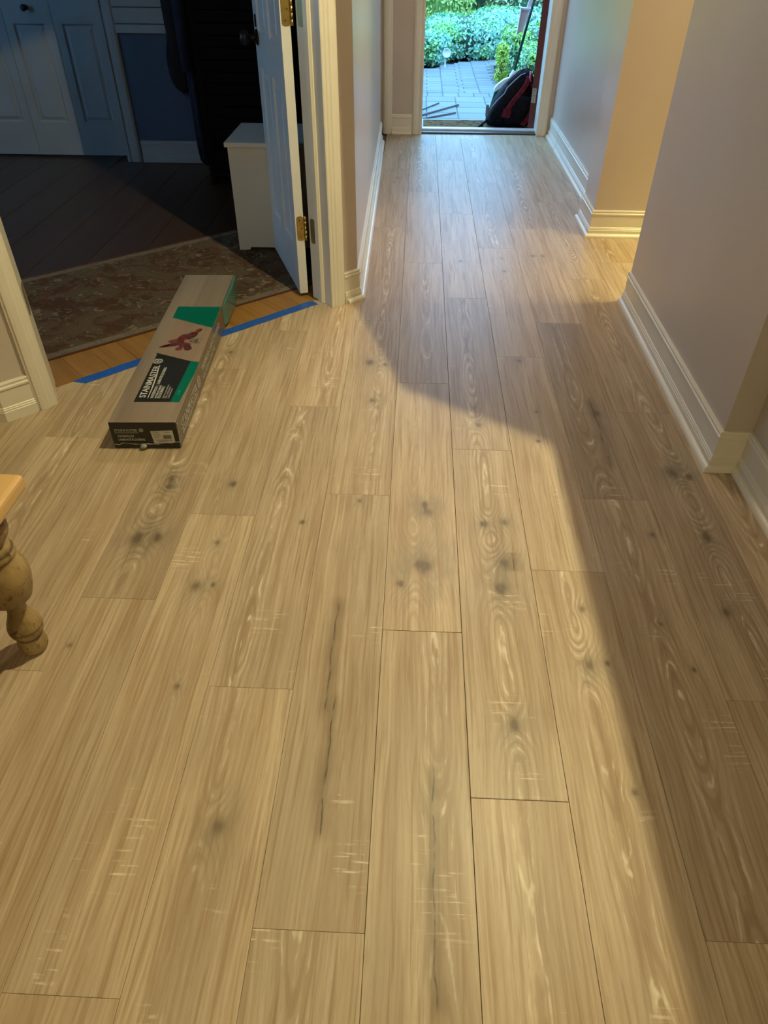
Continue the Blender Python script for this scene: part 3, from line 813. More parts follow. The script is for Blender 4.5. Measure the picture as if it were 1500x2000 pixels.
# long side panel lettering
def side_m(y, z, x=BWd + 0.0006): return frame((0, 1, 0), (0, 0, 1), (1, 0, 0), (x, y, z))
text('STAINMASTER', 0.046, side_m(0.05, 0.035), M['ink'], box, bold=0.0006, fit=0.25)
MB().box(BWd + 0.0003, BWd + 0.0008, 0.05, 0.31, 0.024, 0.0265).build('print_underline', M['ink'], box)
emblem(frame((0, 1, 0), (0, 0, 1), (1, 0, 0), (BWd + 0.0004, 0.335, 0.05)), 0.022, box)
text('WATERPROOF  LAMINATE FLOORING', 0.030, side_m(0.40, 0.05), M['ink'], box, bold=0.0004, fit=0.36)
text('REVETEMENT STRATIFIE', 0.022, side_m(0.40, 0.02), M['ink'], box, fit=0.24)
MB().prism([(BWd + 0.0002, 0.86), (BWd + 0.010, 0.90), (BWd + 0.014, 1.05), (BWd + 0.008, 1.176), (BWd + 0.0002, 1.176)], 0.006, BH - 0.001).build('end_flap', M['tealend'], box, bevel=0.003)
# crumpled clear shrink-wrap seam round the near end
M['film'] = plain('shrink_wrap_seam', (0.30, 0.29, 0.25), 0.12, 0.3, 60)
seam = MB(); rs = random.Random(9)
pts = []
for q in range(22):
    u = q / 21
    pts.append((-0.002 + u * (BWd + 0.004), -0.0022 - 0.0016 * rs.random(), 0.026 - 0.010 * math.sin(u * PI) + 0.003 * rs.random() - (0.010 if u < 0.12 else 0)))
seam.tube(pts, [0.0006 + 0.0012 * rs.random() for _ in pts], 5)
pts = [(BWd + 0.0018 + 0.001 * rs.random(), -0.001 + 0.012 * u * rs.random(), 0.018 + u * 0.075) for u in [q / 9 for q in range(10)]]
seam.tube(pts, [0.0008 + 0.001 * rs.random() for _ in pts], 5)
pts = [(BWd + 0.002, 0.01 + 0.11 * u, 0.002 + 0.0035 * rs.random()) for u in [q / 11 for q in range(12)]]
seam.tube(pts, [0.0006 + 0.0008 * rs.random() for _ in pts], 5)
seam.lathe([(0.001, 0), (0.011, 0.001), (0.012, 0.006), (0.006, 0.012), (0.001, 0.013)], 8, (0.095, -0.004, 0.006))
seam.build('film_seam', M['film'], box, True)

# ------------------------------------------------------------------ blue masking tape along the threshold
M['tape'] = plain('blue_masking_tape', (0.014, 0.085, 0.38), 0.42, 0.15, 30, bmp=0.2, bscale=300)
tp = MB(); n = 36; vs = []
rt = random.Random(2)
for q in range(n + 1):
    s = 0.150 + q / n * 1.092
    wv = 0.0012 * math.sin(q * 1.3) + 0.0008 * rt.random()
    lo, hi = 0.060 + wv, 0.109 + wv
    if q == 0: lo, hi = 0.105, 0.109
    if q == n: lo, hi = 0.057, 0.100
    a, b2 = wl(s, lo), wl(s + (0.03 if q == 0 else 0), hi)
    z = 0.0005 + 0.0006 * rt.random()
    for p in (a, b2): vs.append((p[0], p[1], z))
    for p in (a, b2): vs.append((p[0], p[1], 0.0002))
fs = []
for q in range(n):
    a, b2 = q * 4, q * 4 + 4
    fs += [(a, b2, b2 + 1, a + 1), (a + 2, a + 3, b2 + 3, b2 + 2), (a, a + 2, b2 + 2, b2), (a + 1, b2 + 1, b2 + 3, a + 3)]
tp.add(vs, fs)
tag(tp.build('masking_tape', M['tape']), 'strip of blue masking tape stuck along the study doorway threshold', 'tape')

# ------------------------------------------------------------------ rug
def rug_material():
    m, t, b = new_mat('faded_floral_rug')
    x, y, z = sepxyz(t, obj_coord(t))
    n1 = noise(t, vec(t, x * 6.0, y * 6.0), 1.0, 4.0, 0.6, 1.6)
    n2 = noise(t, vec(t, x * 19.0, y * 19.0, 3.0), 1.0, 4.0, 0.6, 1.2)
    n3 = noise(t, vec(t, x * 11.0, y * 11.0, 8.0), 1.0, 3.0, 0.6, 2.0)
    vo = t.nodes.new('ShaderNodeTexVoronoi'); vo.inputs['Scale'].default_value = 16.0; vo.feature = 'DISTANCE_TO_EDGE'
    t.links.new(vec(t, x + n1 * 0.12, y + n2 * 0.10), vo.inputs['Vector'])
    ve = V(t, vo.outputs['Distance'])
    c = mix(t, n1.smooth(0.42, 0.58), (0.062, 0.032, 0.019), (0.088, 0.060, 0.037))
    c = mix(t, n3.smooth(0.57, 0.66), c, (0.10, 0.036, 0.02))
    c = mix(t, n2.smooth(0.57, 0.66), c, (0.17, 0.135, 0.085))
    c = mix(t, (1.0 - ve.smooth(0.015, 0.05)) * n1.smooth(0.46, 0.52), c, (0.075, 0.055, 0.035))
    c = mix(t, (1.0 - n2.smooth(0.36, 0.41)), c, (0.09, 0.085, 0.05))
    d = (y - 0.43).f('ABSOLUTE')
    c = mix(t, d.smooth(0.385, 0.39) * (1.0 - n2.smooth(0.48, 0.6) * 0.6), c, (0.15, 0.12, 0.08))
    c = mix(t, d.smooth(0.426, 0.429), c, (0.10, 0.03, 0.025))
    t.links.new(c, b.inputs['Base Color'])
    b.inputs['Roughness'].default_value = 0.95; b.inputs['Specular IOR Level'].default_value = 0.1
    bump(t, b, noise(t, obj_coord(t), 400.0, 2.0) + n2, 0.5, 0.003)
    return m
rug = empty('rug', (-2.55, 1.41, -0.0034), math.radians(40.5))
tag(rug, 'faded red and beige floral runner rug on the dark study floor', 'rug')
rm = MB()
nx, ny = 40, 12
RL, RW = 2.88, 0.865
vs = []
for j in range(ny + 1):
    for i in range(nx + 1):
        vs.append((i / nx * RL, j / ny * RW, 0.0055 + 0.0007 * math.sin(i * 1.7 + j)))
fs = [(j * (nx + 1) + i, j * (nx + 1) + i + 1, (j + 1) * (nx + 1) + i + 1, (j + 1) * (nx + 1) + i) for j in range(ny) for i in range(nx)]
rm.add(vs, fs)
rm.box(0, RL, 0, RW, 0, 0.0045)
ro = rm.build('pile', rug_material(), rug)
bd = MB()
for a, b2 in (((0, 0), (RL, 0)), ((0, RW), (RL, RW)), ((0, 0), (0, RW)), ((RL, 0), (RL, RW))):
    bd.tube([(a[0], a[1], 0.0035), (b2[0], b2[1], 0.0035)], 0.0045, 6)
bd.build('binding', plain('dark_rug_binding', (0.06, 0.022, 0.018), 0.9), rug)

# ------------------------------------------------------------------ rustic turned-leg table (only a corner is in the frame)
M['pine'] = wood('honey_pine_edge', (0.50, 0.30, 0.10), (0.58, 0.37, 0.15), (0.38, 0.20, 0.06), 30, 5, 0.35)
def leg_material():
    m, t, b = new_mat('worn_pine_leg')
    c = obj_coord(t); x, y, z = sepxyz(t, c)
    n1 = noise(t, vec(t, x * 20.0, y * 20.0, z * 9.0), 1.0, 4.0, 0.6)
    n2 = noise(t, vec(t, x * 75.0, y * 75.0, z * 45.0), 1.0, 3.0, 0.6)
    col = mix(t, n1.smooth(0.35, 0.65), (0.22, 0.145, 0.055), (0.36, 0.255, 0.11))
    col = mix(t, n2.smooth(0.55, 0.70) * 0.85, col, (0.075, 0.04, 0.015))
    top = z.smooth(0.372, 0.388)
    col = mix(t, top * n1.smooth(0.40, 0.52), col, (0.03, 0.02, 0.012))
    for zz_ in (0.174, 0.2925, 0.309, 0.048, 0.080):
        d = ((z - zz_) / 0.0022); col = mix(t, (d * d * -1.0).f('EXPONENT') * 0.8, col, (0.045, 0.025, 0.012))
    t.links.new(col, b.inputs['Base Color']); b.inputs['Roughness'].default_value = 0.40
    bump(t, b, n2, 0.25, 0.002)
    return m
M['leg'] = leg_material()
table = empty('wooden_table', (-0.851, 1.028, 0.0))
tag(table, 'low rustic wooden table with a chunky turned leg and honey pine top edge', 'table')
LEG = [(0.018, 0.0004), (0.027, 0.003), (0.031, 0.012), (0.032, 0.028), (0.030, 0.040), (0.0265, 0.046), (0.0250, 0.050), (0.029, 0.055), (0.0345, 0.062), (0.0375, 0.072), (0.0375, 0.084),
       (0.034, 0.098), (0.027, 0.114), (0.0215, 0.130), (0.0200, 0.146), (0.022, 0.158), (0.028, 0.166), (0.040, 0.171), (0.0445, 0.176), (0.048, 0.186), (0.053, 0.202), (0.0565, 0.222), (0.0575, 0.240), (0.0555, 0.260), (0.050, 0.276),
       (0.0455, 0.285), (0.0445, 0.292), (0.047, 0.296), (0.0485, 0.301), (0.0465, 0.307), (0.041, 0.311), (0.0425, 0.315), (0.0415, 0.320), (0.037, 0.324), (0.036, 0.329), (0.040, 0.336), (0.048, 0.346), (0.052, 0.356), (0.053, 0.368), (0.050, 0.380), (0.043, 0.392), (0.040, 0.4145)]
lm = MB().lathe(LEG, 36)
leg_me = lm.mesh('leg')
for p in leg_me.polygons: p.use_smooth = len(p.vertices) == 4 and abs(p.normal.z) < 0.999
for dx, dy in ((0, 0), (-0.62, 0), (0, -0.86), (-0.62, -0.86)):
    o = link('leg', leg_me, M['leg'], table); o.location = (dx, dy, 0)
o = MB().box(-0.703, 0.083, -0.943, 0.080, 0.415, 0.452).build('tabletop', M['pine'], table, bevel=0.010, seg=3)
for nm, a in (('apron', (-0.58, -0.06, 0.02, 0.045, 0.35, 0.4148)), ('apron', (0.02, 0.045, -0.80, -0.06, 0.35, 0.4148)), ('apron', (-0.665, -0.64, -0.80, -0.06, 0.35, 0.4148)), ('apron', (-0.58, -0.04, -0.905, -0.88, 0.35, 0.4148))):
    if nm: MB().box(*a).build('apron', M['pine'], table)
MB().box(-0.64, 0.02, -0.88, 0.02, 0.4522, 0.456).build('top_inlay', wood('brown_table_top', (0.17, 0.095, 0.035), (0.23, 0.14, 0.06), (0.11, 0.06, 0.02), 30, 5, 0.35), table, bevel=0.0015)

# ------------------------------------------------------------------ white storage chest in the study
ch = empty('storage_chest', (-0.885, 3.60, 0.0040))
tag(ch, 'white painted wooden storage chest standing behind the open study door', 'chest')
CW, CD, CH = 0.46, 0.40, 0.498
body = MB()
body.box(0, CW, 0.018, 0.036, 0.03, CH - 0.02)
body.box(0.018, CW - 0.018, CD - 0.018, CD, 0.03, CH - 0.02)
body.box(0, 0.018, 0.036, CD, 0.0, CH - 0.02)
body.box(CW - 0.018, CW, 0.036, CD, 0.0, CH - 0.02)
body.box(0.018, CW - 0.018, 0.036, CD - 0.018, 0.03, 0.045)
body.build('carcass', M['chest'], ch)
front = MB().prism([(0, 0), (0.052, 0), (0.058, 0.014), (CW - 0.058, 0.014), (CW - 0.052, 0), (CW, 0), (CW, CH - 0.02), (0, CH - 0.02)], 0, 0.0178).xf(frame((1, 0, 0), (0, 0, 1), (0, -1, 0), (0, 0.0178, 0)))
front.build('front_panel', M['chest'], ch)
MB().box(-0.012, CW + 0.012, -0.012, CD + 0.006, CH - 0.0198, CH).build('lid', M['chest'], ch, bevel=0.002)

# ------------------------------------------------------------------ dark things at the back of the study
M['blackcloth'] = plain('black_cloth', (0.008, 0.008, 0.010), 0.9, 0.3, 20, spec=0.2)
M['navycloth'] = plain('navy_cloth', (0.010, 0.014, 0.035), 0.85, 0.3, 20, spec=0.2)
bag = empty('hanging_bag', (-1.475, 5.13, 0.44))
tag(bag, 'black soft bag with a rounded bottom hanging in front of the navy study wall', 'bag')
bb = MB()
sect = [(0.0, 0.02, 0.02), (0.012, 0.05, 0.04), (0.05, 0.080, 0.065), (0.11, 0.096, 0.08), (0.19, 0.098, 0.08), (0.25, 0.085, 0.07), (0.30, 0.072, 0.055), (0.35, 0.076, 0.055), (0.50, 0.080, 0.06), (0.75, 0.080, 0.06), (0.92, 0.07, 0.05), (1.0, 0.03, 0.02)]
vs, fs = [], []
nseg = 18
for z, a, b2 in sect:
    for q in range(nseg):
        u = 2 * PI * q / nseg
        vs.append((a * math.copysign(abs(math.cos(u)) ** 0.8, math.cos(u)), b2 * math.sin(u), z))
for j in range(len(sect) - 1):
    fs += [(j * nseg + q, j * nseg + (q + 1) % nseg, (j + 1) * nseg + (q + 1) % nseg, (j + 1) * nseg + q) for q in range(nseg)]
fs.append(tuple(range(nseg - 1, -1, -1))); fs.append(tuple((len(sect) - 1) * nseg + q for q in range(nseg)))
bb.add(vs, fs)
bb.build('bag_body', M['blackcloth'], bag, True, sub=1)
MB().tube([(0.062, -0.05, 0.62), (0.066, -0.052, 0.48), (0.078, -0.045, 0.36), (0.092, -0.03, 0.28)], 0.004, 6).build('piping', plain('grey_piping', (0.10, 0.10, 0.10), 0.6), bag, True)
MB().tube([(0.0, 0.0, 0.98), (0.0, 0.05, 1.15), (0.02, 0.16, 1.25)], 0.012, 8).build('strap', M['blackcloth'], bag, True)

cab = empty('tall_cabinet', (-1.295, 4.75, -0.004))
tag(cab, 'tall black slatted cabinet in the dark corner of the study', 'cabinet')
M['blackwood'] = plain('black_stained_wood', (0.004, 0.004, 0.005), 0.8, 0.2, 10, spec=0.08)
cb = MB(); W_, D_, H_ = 0.92, 0.42, 1.9
cb.box(0, 0.03, 0, D_, 0, H_); cb.box(W_ - 0.03, W_, 0, D_, 0, H_); cb.box(0.03, W_ - 0.03, D_ - 0.02, D_, 0, H_); cb.box(0.03, W_ - 0.03, 0, D_ - 0.02, H_ - 0.03, H_); cb.box(0.03, W_ - 0.03, 0, D_ - 0.02, 0.05, 0.08)
cb.build('carcass', M['blackwood'], cab)
slat = MB().box(0.035, W_ - 0.035, -0.004, 0.014, 0.0, 0.052).mesh('slat')
for q in range(30):
    o = link('slat', slat, M['blackwood'], cab); o.location = (0, 0.0, 0.09 + q * 0.059); o.rotation_euler = (0.16, 0, 0)
coat = empty('navy_coat', (-1.345, 4.90, 0.06))
tag(coat, 'dark navy coat hanging on the left side of the tall black cabinet', 'coat')
cm = MB(); vs, fs = [], []
sect = [(0.0, 0.036, 0.11), (0.25, 0.038, 0.11), (0.55, 0.036, 0.105), (0.9, 0.034, 0.10), (1.15, 0.036, 0.11), (1.3, 0.034, 0.10), (1.36, 0.02, 0.05)]
for z, a, b2 in sect:
    for q in range(20):
        u = 2 * PI * q / 20; fold = 1 + 0.16 * math.sin(5 * u + z * 2)
        vs.append((a * math.cos(u) * fold, b2 * math.sin(u) * fold, z))
for j in range(len(sect) - 1):
    fs += [(j * 20 + q, j * 20 + (q + 1) % 20, (j + 1) * 20 + (q + 1) % 20, (j + 1) * 20 + q) for q in range(20)]
fs.append(tuple(range(19, -1, -1))); fs.append(tuple((len(sect) - 1) * 20 + q for q in range(20)))
cm.add(vs, fs); cm.build('coat_body', M['navycloth'], coat, True, sub=1)
MB().tube([(-0.01, -0.03, 1.28), (-0.012, -0.10, 1.05), (-0.01, -0.12, 0.75), (-0.008, -0.11, 0.55)], [0.034, 0.034, 0.032, 0.03], 10).build('sleeve', M['navycloth'], coat, True)

# ================================================================== OUTSIDE
GZ = -0.12
M['mulch'] = plain('dark_mulch', (0.055, 0.04, 0.032), 0.95, 0.5, 30, bmp=0.8, bscale=60)
struct(MB().box(-14, 16, 6.50, 34, GZ - 0.25, GZ - 0.045).build('ground', M['mulch']))
def paver_material():
    m, t, b = new_mat('grey_concrete_paver')
    c = obj_coord(t); oi = t.nodes.new('ShaderNodeObjectInfo'); rn = V(t, oi.outputs['Random'])
    n = noise(t, c, 30.0, 4.0, 0.6)
    f_ = (n * 0.6 + rn * 0.5)
    t.links.new(mix(t, f_.smooth(0.2, 0.9), (0.15, 0.15, 0.15), (0.195, 0.195, 0.195)), b.inputs['Base Color'])
    b.inputs['Roughness'].default_value = 0.85
    bump(t, b, noise(t, c, 180.0, 3.0), 0.3, 0.002)
    return m
M['paver'] = paver_material()
path = struct(empty('pavement', (0, 0, GZ)))
# bedding between the pavers, following the outline of the walk
OUT = [(-1.3, 6.90), (1.15, 6.90), (1.02, 8.6), (0.90, 9.6), (0.93, 10.5), (1.6, 11.25), (1.6, 11.7), (0.93, 11.0), (0.50, 10.68), (0.07, 10.12), (-1.3, 9.2)]
STRIP = [(-1.3, 6.865), (1.15, 6.865), (1.15, 6.905), (-1.3, 6.905)]
MB().prism(OUT, -0.045, -0.006).build('bedding', plain('joint_sand', (0.10, 0.10, 0.10), 0.95), path)
MB().prism(STRIP, -0.045, -0.006).build('bedding', plain('joint_sand_near', (0.10, 0.10, 0.10), 0.95), path)
def inside(x, y):
    r = False; n = len(OUT)
    for i in range(n):
        (x1, y1), (x2, y2) = OUT[i], OUT[(i + 1) % n]
        if (y1 > y) != (y2 > y) and x < (x2 - x1) * (y - y1) / (y2 - y1) + x1: r = not r
    return r
pcache = {}
rpv = random.Random(5)
def paver(x, y, a, b2):
    if not inside(x + a / 2, min(y + b2 / 2, 20)) and y > 6.9: return
    k = (round(a, 3), round(b2, 3))
    me = pcache.get(k)
    if me is None:
        me = MB().prism([(0.004, 0.004), (a - 0.004, 0.004), (a - 0.004, b2 - 0.004), (0.004, b2 - 0.004)], -0.03, 0.0, 0, 0.005).mesh('paver'); pcache[k] = me
    o = link('paver', me, M['paver'], path); o.location = (x, y, rpv.uniform(-0.001, 0.0015))
# near field: large pavers in straight columns
for i in range(-5, 4):
    for j in range(7):
        paver(0.082 + 0.297 * i, 8.43 - 0.262 * (j + 1), 0.297, 0.262)
# a course across
for i in range(-8, 8): paver(0.095 + 0.162 * i, 8.432, 0.162, 0.20)
# far field: narrow pavers, interlocked at the middle of every column
for i in range(-4, 4):
    for j in range(24):
        y = 8.634 + j * 0.112
        xl = 0.255 + 0.40 * i
        k = 0.18 if j % 2 else 0.235
        paver(xl, y, k, 0.112); paver(xl + k, y, 0.40 - k, 0.112)

# doormat on the step
def mat_material():
    m, t, b = new_mat('coir_doormat')
    c = obj_coord(t); x, y, z = sepxyz(t, c)
    vo = t.nodes.new('ShaderNodeTexVoronoi'); vo.inputs['Scale'].default_value = 1.0
    t.links.new(vec(t, x * 16.0, y * 30.0), vo.inputs['Vector'])
    col = mix(t, V(t, vo.outputs['Distance']).smooth(0.30, 0.42), (0.03, 0.022, 0.016), (0.15, 0.09, 0.045))
    t.links.new(col, b.inputs['Base Color']); b.inputs['Roughness'].default_value = 0.95; b.inputs['Specular IOR Level'].default_value = 0.03
    bump(t, b, noise(t, c, 500.0, 2.0), 0.8, 0.004)
    return m
mt = MB().prism([(-0.42, 0), (0.46, 0), (0.46, 0.40), (-0.42, 0.40)], 0, 0.014, 0, 0.003).build('doormat', mat_material())
mt.location = (0.46, 6.40, -0.0216)
mt.scale = (0.98, 0.90, 1)
tag(mt, 'brown coir doormat with a dark leaf pattern outside the front door', 'doormat')

# three dark strips of trim lying on the pavers
M['stripwood'] = wood('dark_trim_strip', (0.07, 0.045, 0.04), (0.12, 0.08, 0.065), (0.04, 0.025, 0.02), 60, 4, 0.5)
def strip(a, b2, wd, ht, label, z=GZ + 0.002):
    a, b2 = Vector(a), Vector(b2); L = (b2 - a).length; an = math.atan2((b2 - a).y, (b2 - a).x)
    prof = [(-wd, 0), (wd, 0), (wd, ht * 0.35), (wd * 0.5, ht * 0.8), (-wd * 0.2, ht), (-wd, ht)]
    m = MB(); k = len(prof)
    vs = [(x, y, zz2) for x in (0, L) for y, zz2 in prof]
    fs = [tuple(range(k)), tuple(range(2 * k - 1, k - 1, -1))] + [(q, q + k, k + (q + 1) % k, (q + 1) % k) for q in range(k)]
    m.add(vs, fs); o = m.build('trim_strip', M['stripwood'])
    o.location = (a.x, a.y, z); o.rotation_euler = (0, 0, an)
    tag(o, label, 'moulding', 'loose strips of moulding on the paving')
strip((-0.35, 6.93), (0.395, 7.97), 0.011, 0.016, 'longest dark loose moulding strip on the paving, middle one of three')
strip((-0.40, 6.91), (0.355, 7.60), 0.009, 0.014, 'loose moulding strip on the paving lying closest to the doormat')
strip((-0.30, 7.05), (0.205, 8.06), 0.008, 0.012, 'short thin loose moulding strip on the paving lying farthest from the doormat')

# ------------------------------------------------------------------ backpack leaning on the door frame
bpk = empty('backpack', (0.735, 6.585, -0.0064))
tag(bpk, 'black backpack with dark red straps slumped in the front doorway', 'backpack')
bpk.scale = (1, 0.9, 0.79)
M['bpblack'] = plain('black_nylon', (0.005, 0.005, 0.008), 0.6, 0.4, 40, bmp=0.3, bscale=300, spec=0.05)
M['bpred'] = plain('burgundy_nylon', (0.085, 0.008, 0.014), 0.6, 0.3, 40, spec=0.1)
M['bpgrey'] = plain('grey_zip_tape', (0.22, 0.22, 0.23), 0.5, 0.2, 60)
# silhouette sections: height, left x, right x, depth front, depth back
S_ = [(0.0, -0.165, 0.175, -0.125, 0.11), (0.03, -0.185, 0.195, -0.14, 0.13), (0.12, -0.170, 0.205, -0.145, 0.135), (0.22, -0.130, 0.205, -0.14, 0.13), (0.30, -0.095, 0.200, -0.125, 0.12),
      (0.38, -0.045, 0.190, -0.105, 0.11), (0.44, 0.005, 0.175, -0.085, 0.09), (0.485, 0.055, 0.155, -0.05, 0.06), (0.50, 0.09, 0.125, -0.02, 0.02)]
vs, fs = [], []; ns = 20
for z, l, r, f_, b2 in S_:
    cx, cy = (l + r) / 2, (f_ + b2) / 2
    for q in range(ns):
        u = 2 * PI * q / ns
        ex = math.copysign(abs(math.cos(u)) ** 0.62, math.cos(u)); ey = math.copysign(abs(math.sin(u)) ** 0.62, math.sin(u))
        vs.append((cx + (r - l) / 2 * ex, cy + (b2 - f_) / 2 * ey, z))
for j in range(len(S_) - 1):
    fs += [(j * ns + q, j * ns + (q + 1) % ns, (j + 1) * ns + (q + 1) % ns, (j + 1) * ns + q) for q in range(ns)]
fs.append(tuple(range(ns - 1, -1, -1))); fs.append(tuple((len(S_) - 1) * ns + q for q in range(ns)))
MB().add(vs, fs).build('bag_body', M['bpblack'], bpk, True, sub=1)
# front pocket (bulging, lower right)
vs, fs = [], []
for z, l, r, f_ in ((0.02, -0.02, 0.165, -0.150), (0.05, -0.04, 0.185, -0.172), (0.14, -0.035, 0.190, -0.180), (0.23, -0.01, 0.185, -0.170), (0.28, 0.03, 0.170, -0.145), (0.295, 0.06, 0.14, -0.12)):
    for q in range(16):
        u = 2 * PI * q / 16
        ex = math.copysign(abs(math.cos(u)) ** 0.6, math.cos(u)); ey = math.copysign(abs(math.sin(u)) ** 0.6, math.sin(u))
        vs.append(((l + r) / 2 + (r - l) / 2 * ex, (f_ - 0.08) / 2 + (f_ + 0.08) / 2 * -ey, z))
for j in range(5):
    fs += [(j * 16 + q, j * 16 + (q + 1) % 16, (j + 1) * 16 + (q + 1) % 16, (j + 1) * 16 + q) for q in range(16)]
fs.append(tuple(range(15, -1, -1))); fs.append(tuple(80 + q for q in range(16)))
MB().add(vs, fs).build('front_pocket', M['bpblack'], bpk, True, sub=1)
def ribbon(name, pts, wd, mat, par, th_=0.006, nrm=(0, -1, 0)):
    m = MB(); P = [Vector(p) for p in pts]; nn = Vector(nrm); vs = []
    for i, p in enumerate(P):
        d = (P[min(i + 1, len(P) - 1)] - P[max(i - 1, 0)]).normalized(); sd = d.cross(nn).normalized() * wd
        for q in (p - sd, p + sd, p + sd + nn * th_, p - sd + nn * th_): vs.append(q)
    fs = [(3, 2, 1, 0), tuple((len(P) - 1) * 4 + q for q in range(4))]
    for i in range(len(P) - 1):
        fs += [(i * 4 + q, i * 4 + (q + 1) % 4, i * 4 + 4 + (q + 1) % 4, i * 4 + 4 + q) for q in range(4)]
    m.add(vs, fs); return m.build(name, mat, par, bevel=th_ * 0.3)
ribbon('shoulder_strap', [(0.130, -0.085, 0.455), (0.115, -0.120, 0.40), (0.075, -0.146, 0.33), (0.025, -0.158, 0.26), (-0.015, -0.166, 0.19), (-0.030, -0.168, 0.13)], 0.020, M['bpred'], bpk, 0.012)
ribbon('strap_pad', [(-0.020, -0.168, 0.18), (-0.030, -0.172, 0.12), (-0.032, -0.172, 0.105)], 0.032, M['bpred'], bpk, 0.008)
ribbon('side_panel', [(0.165, -0.100, 0.40), (0.190, -0.110, 0.33), (0.200, -0.115, 0.26)], 0.024, M['bpred'], bpk, 0.02)
ribbon('lower_trim', [(0.105, -0.182, 0.04), (0.145, -0.184, 0.10), (0.175, -0.176, 0.17)], 0.020, M['bpred'], bpk, 0.006)
MB().tube([(-0.168, -0.115, 0.12), (-0.145, -0.128, 0.19), (-0.105, -0.130, 0.25), (-0.055, -0.128, 0.31), (-0.035, -0.118, 0.36), (0.02, -0.098, 0.42), (0.07, -0.07, 0.465), (0.12, -0.04, 0.48)], 0.0045, 8).build('zip', M['bpgrey'], bpk, True)
MB().tube([(-0.04, -0.06, 0.385), (0.00, -0.055, 0.44), (0.05, -0.03, 0.49), (0.11, 0.0, 0.51), (0.15, 0.01, 0.49)], 0.006, 8).build('carry_handle', plain('plum_webbing', (0.07, 0.03, 0.06), 0.6), bpk, True)
MB().box(-0.190, -0.165, -0.13, -0.09, 0.10, 0.21).build('side_pouch', plain('slate_mesh', (0.09, 0.12, 0.16), 0.6), bpk, bevel=0.008)
MB().tube([(0.138, -0.10, 0.50), (0.135, -0.105, 0.45), (0.145, -0.11, 0.41)], 0.008, 8).build('pink_tag', plain('pink_webbing', (0.45, 0.10, 0.16), 0.5), bpk, True)
MB().tube([(0.0, -0.162, 0.205), (0.012, -0.166, 0.198)], 0.006, 8).build('buckle', M['bpgrey'], bpk)
MB().tube([(-0.20, -0.10, 0.012), (-0.235, -0.11, 0.004), (-0.20, -0.085, 0.03), (-0.17, -0.08, 0.06)], 0.009, 8).build('loose_strap', M['bpblack'], bpk, True)

# ------------------------------------------------------------------ angle broom with a dustpan clipped on its handle
br = empty('broom', (0.745, 7.20, GZ))
tag(br, 'dark green handled angle broom with white head and clipped dustpan leaning outside', 'broom')
M['green'] = plain('dark_green_tube', (0.004, 0.045, 0.028), 0.35)
M['whiteplastic'] = plain('white_plastic', (0.62, 0.64, 0.64), 0.4)
M['teal'] = plain('green_bristle', (0.0, 0.12, 0.075), 0.7, 0.4, 200)
MB().tube([(0.075, 0.0, 0.40), (0.190, 0.06, 0.92), (0.27, 0.10, 1.30)], 0.0115, 10).build('handle', M['green'], br, True)
MB().tube([(0.048, 0.0, 0.345), (0.078, 0.0, 0.415)], [0.022, 0.016], 10).build('socket', M['whiteplastic'], br, True)
MB().prism([(-0.085, 0.258), (-0.075, 0.250), (0.06, 0.335), (0.066, 0.352), (0.045, 0.366), (0.0, 0.352), (-0.05, 0.318), (-0.08, 0.285)], -0.022, 0.022).xf(frame((1, 0, 0), (0, 0, 1), (0, -1, 0), (0, 0, 0))).build('broom_head', M['whiteplastic'], br, bevel=0.006)
brs = MB(); rr = random.Random(8)
for q in range(60):
    u = rr.random(); x0 = -0.075 + u * 0.13; z0 = 0.253 + u * 0.085; yy = rr.uniform(-0.018, 0.018)
    k = rr.uniform(0.7, 1.05)
    brs.tube([(x0, yy, z0), (x0 - 0.05 + rr.uniform(-0.012, 0.012), yy * 1.5, z0 - 0.25 * k)], [0.006, 0.003], 4)
brs.build('bristles', M['teal'], br)
# dustpan: long pale blade with raised sides and a short grip
dp = MB(); 
pan = [(0.060, 0.665), (0.112, 0.695), (0.158, 0.855), (0.075, 0.862)]
dp.prism(pan, 0.016, 0.022)
dp.prism([(0.060, 0.665), (0.068, 0.668), (0.085, 0.862), (0.075, 0.862)], 0.016, 0.055)
dp.prism([(0.104, 0.692), (0.112, 0.695), (0.158, 0.855), (0.150, 0.856)], 0.016, 0.055)
dp.prism([(0.076, 0.848), (0.156, 0.842), (0.158, 0.856), (0.075, 0.862)], 0.016, 0.055)
dp.prism([(0.122, 0.855), (0.152, 0.853), (0.190, 0.985), (0.163, 0.99)], 0.022, 0.036)
dp.xf(frame((1, 0, 0), (0, 0, 1), (0, -1, 0), (0, 0.02, 0)))
dp.build('dustpan', plain('pale_blue_plastic', (0.66, 0.70, 0.78), 0.35), br, bevel=0.002)

# ------------------------------------------------------------------ low garden spotlight by the hedge
sp = empty('garden_light', (0.318, 10.30, GZ - 0.02))
tag(sp, 'small white garden spotlight on a stake at the foot of the far hedge', 'light')
MB().lathe([(0.012, 0), (0.018, 0.004), (0.018, 0.012), (0.010, 0.02), (0.010, 0.10), (0.014, 0.108)], 14).build('stake', M['whiteplastic'], sp, True)
rot = Matrix.Translation((0.012, -0.01, 0.165)) @ Matrix.Rotation(math.radians(75), 4, 'X') @ Matrix.Rotation(math.radians(20), 4, 'Z')
MB().lathe([(0.022, -0.06), (0.040, -0.045), (0.048, 0.0), (0.050, 0.03), (0.050, 0.045), (0.043, 0.046), (0.040, 0.030), (0.01, 0.022)], 20).xf(rot).build('lamp_head', M['whiteplastic'], sp, True)

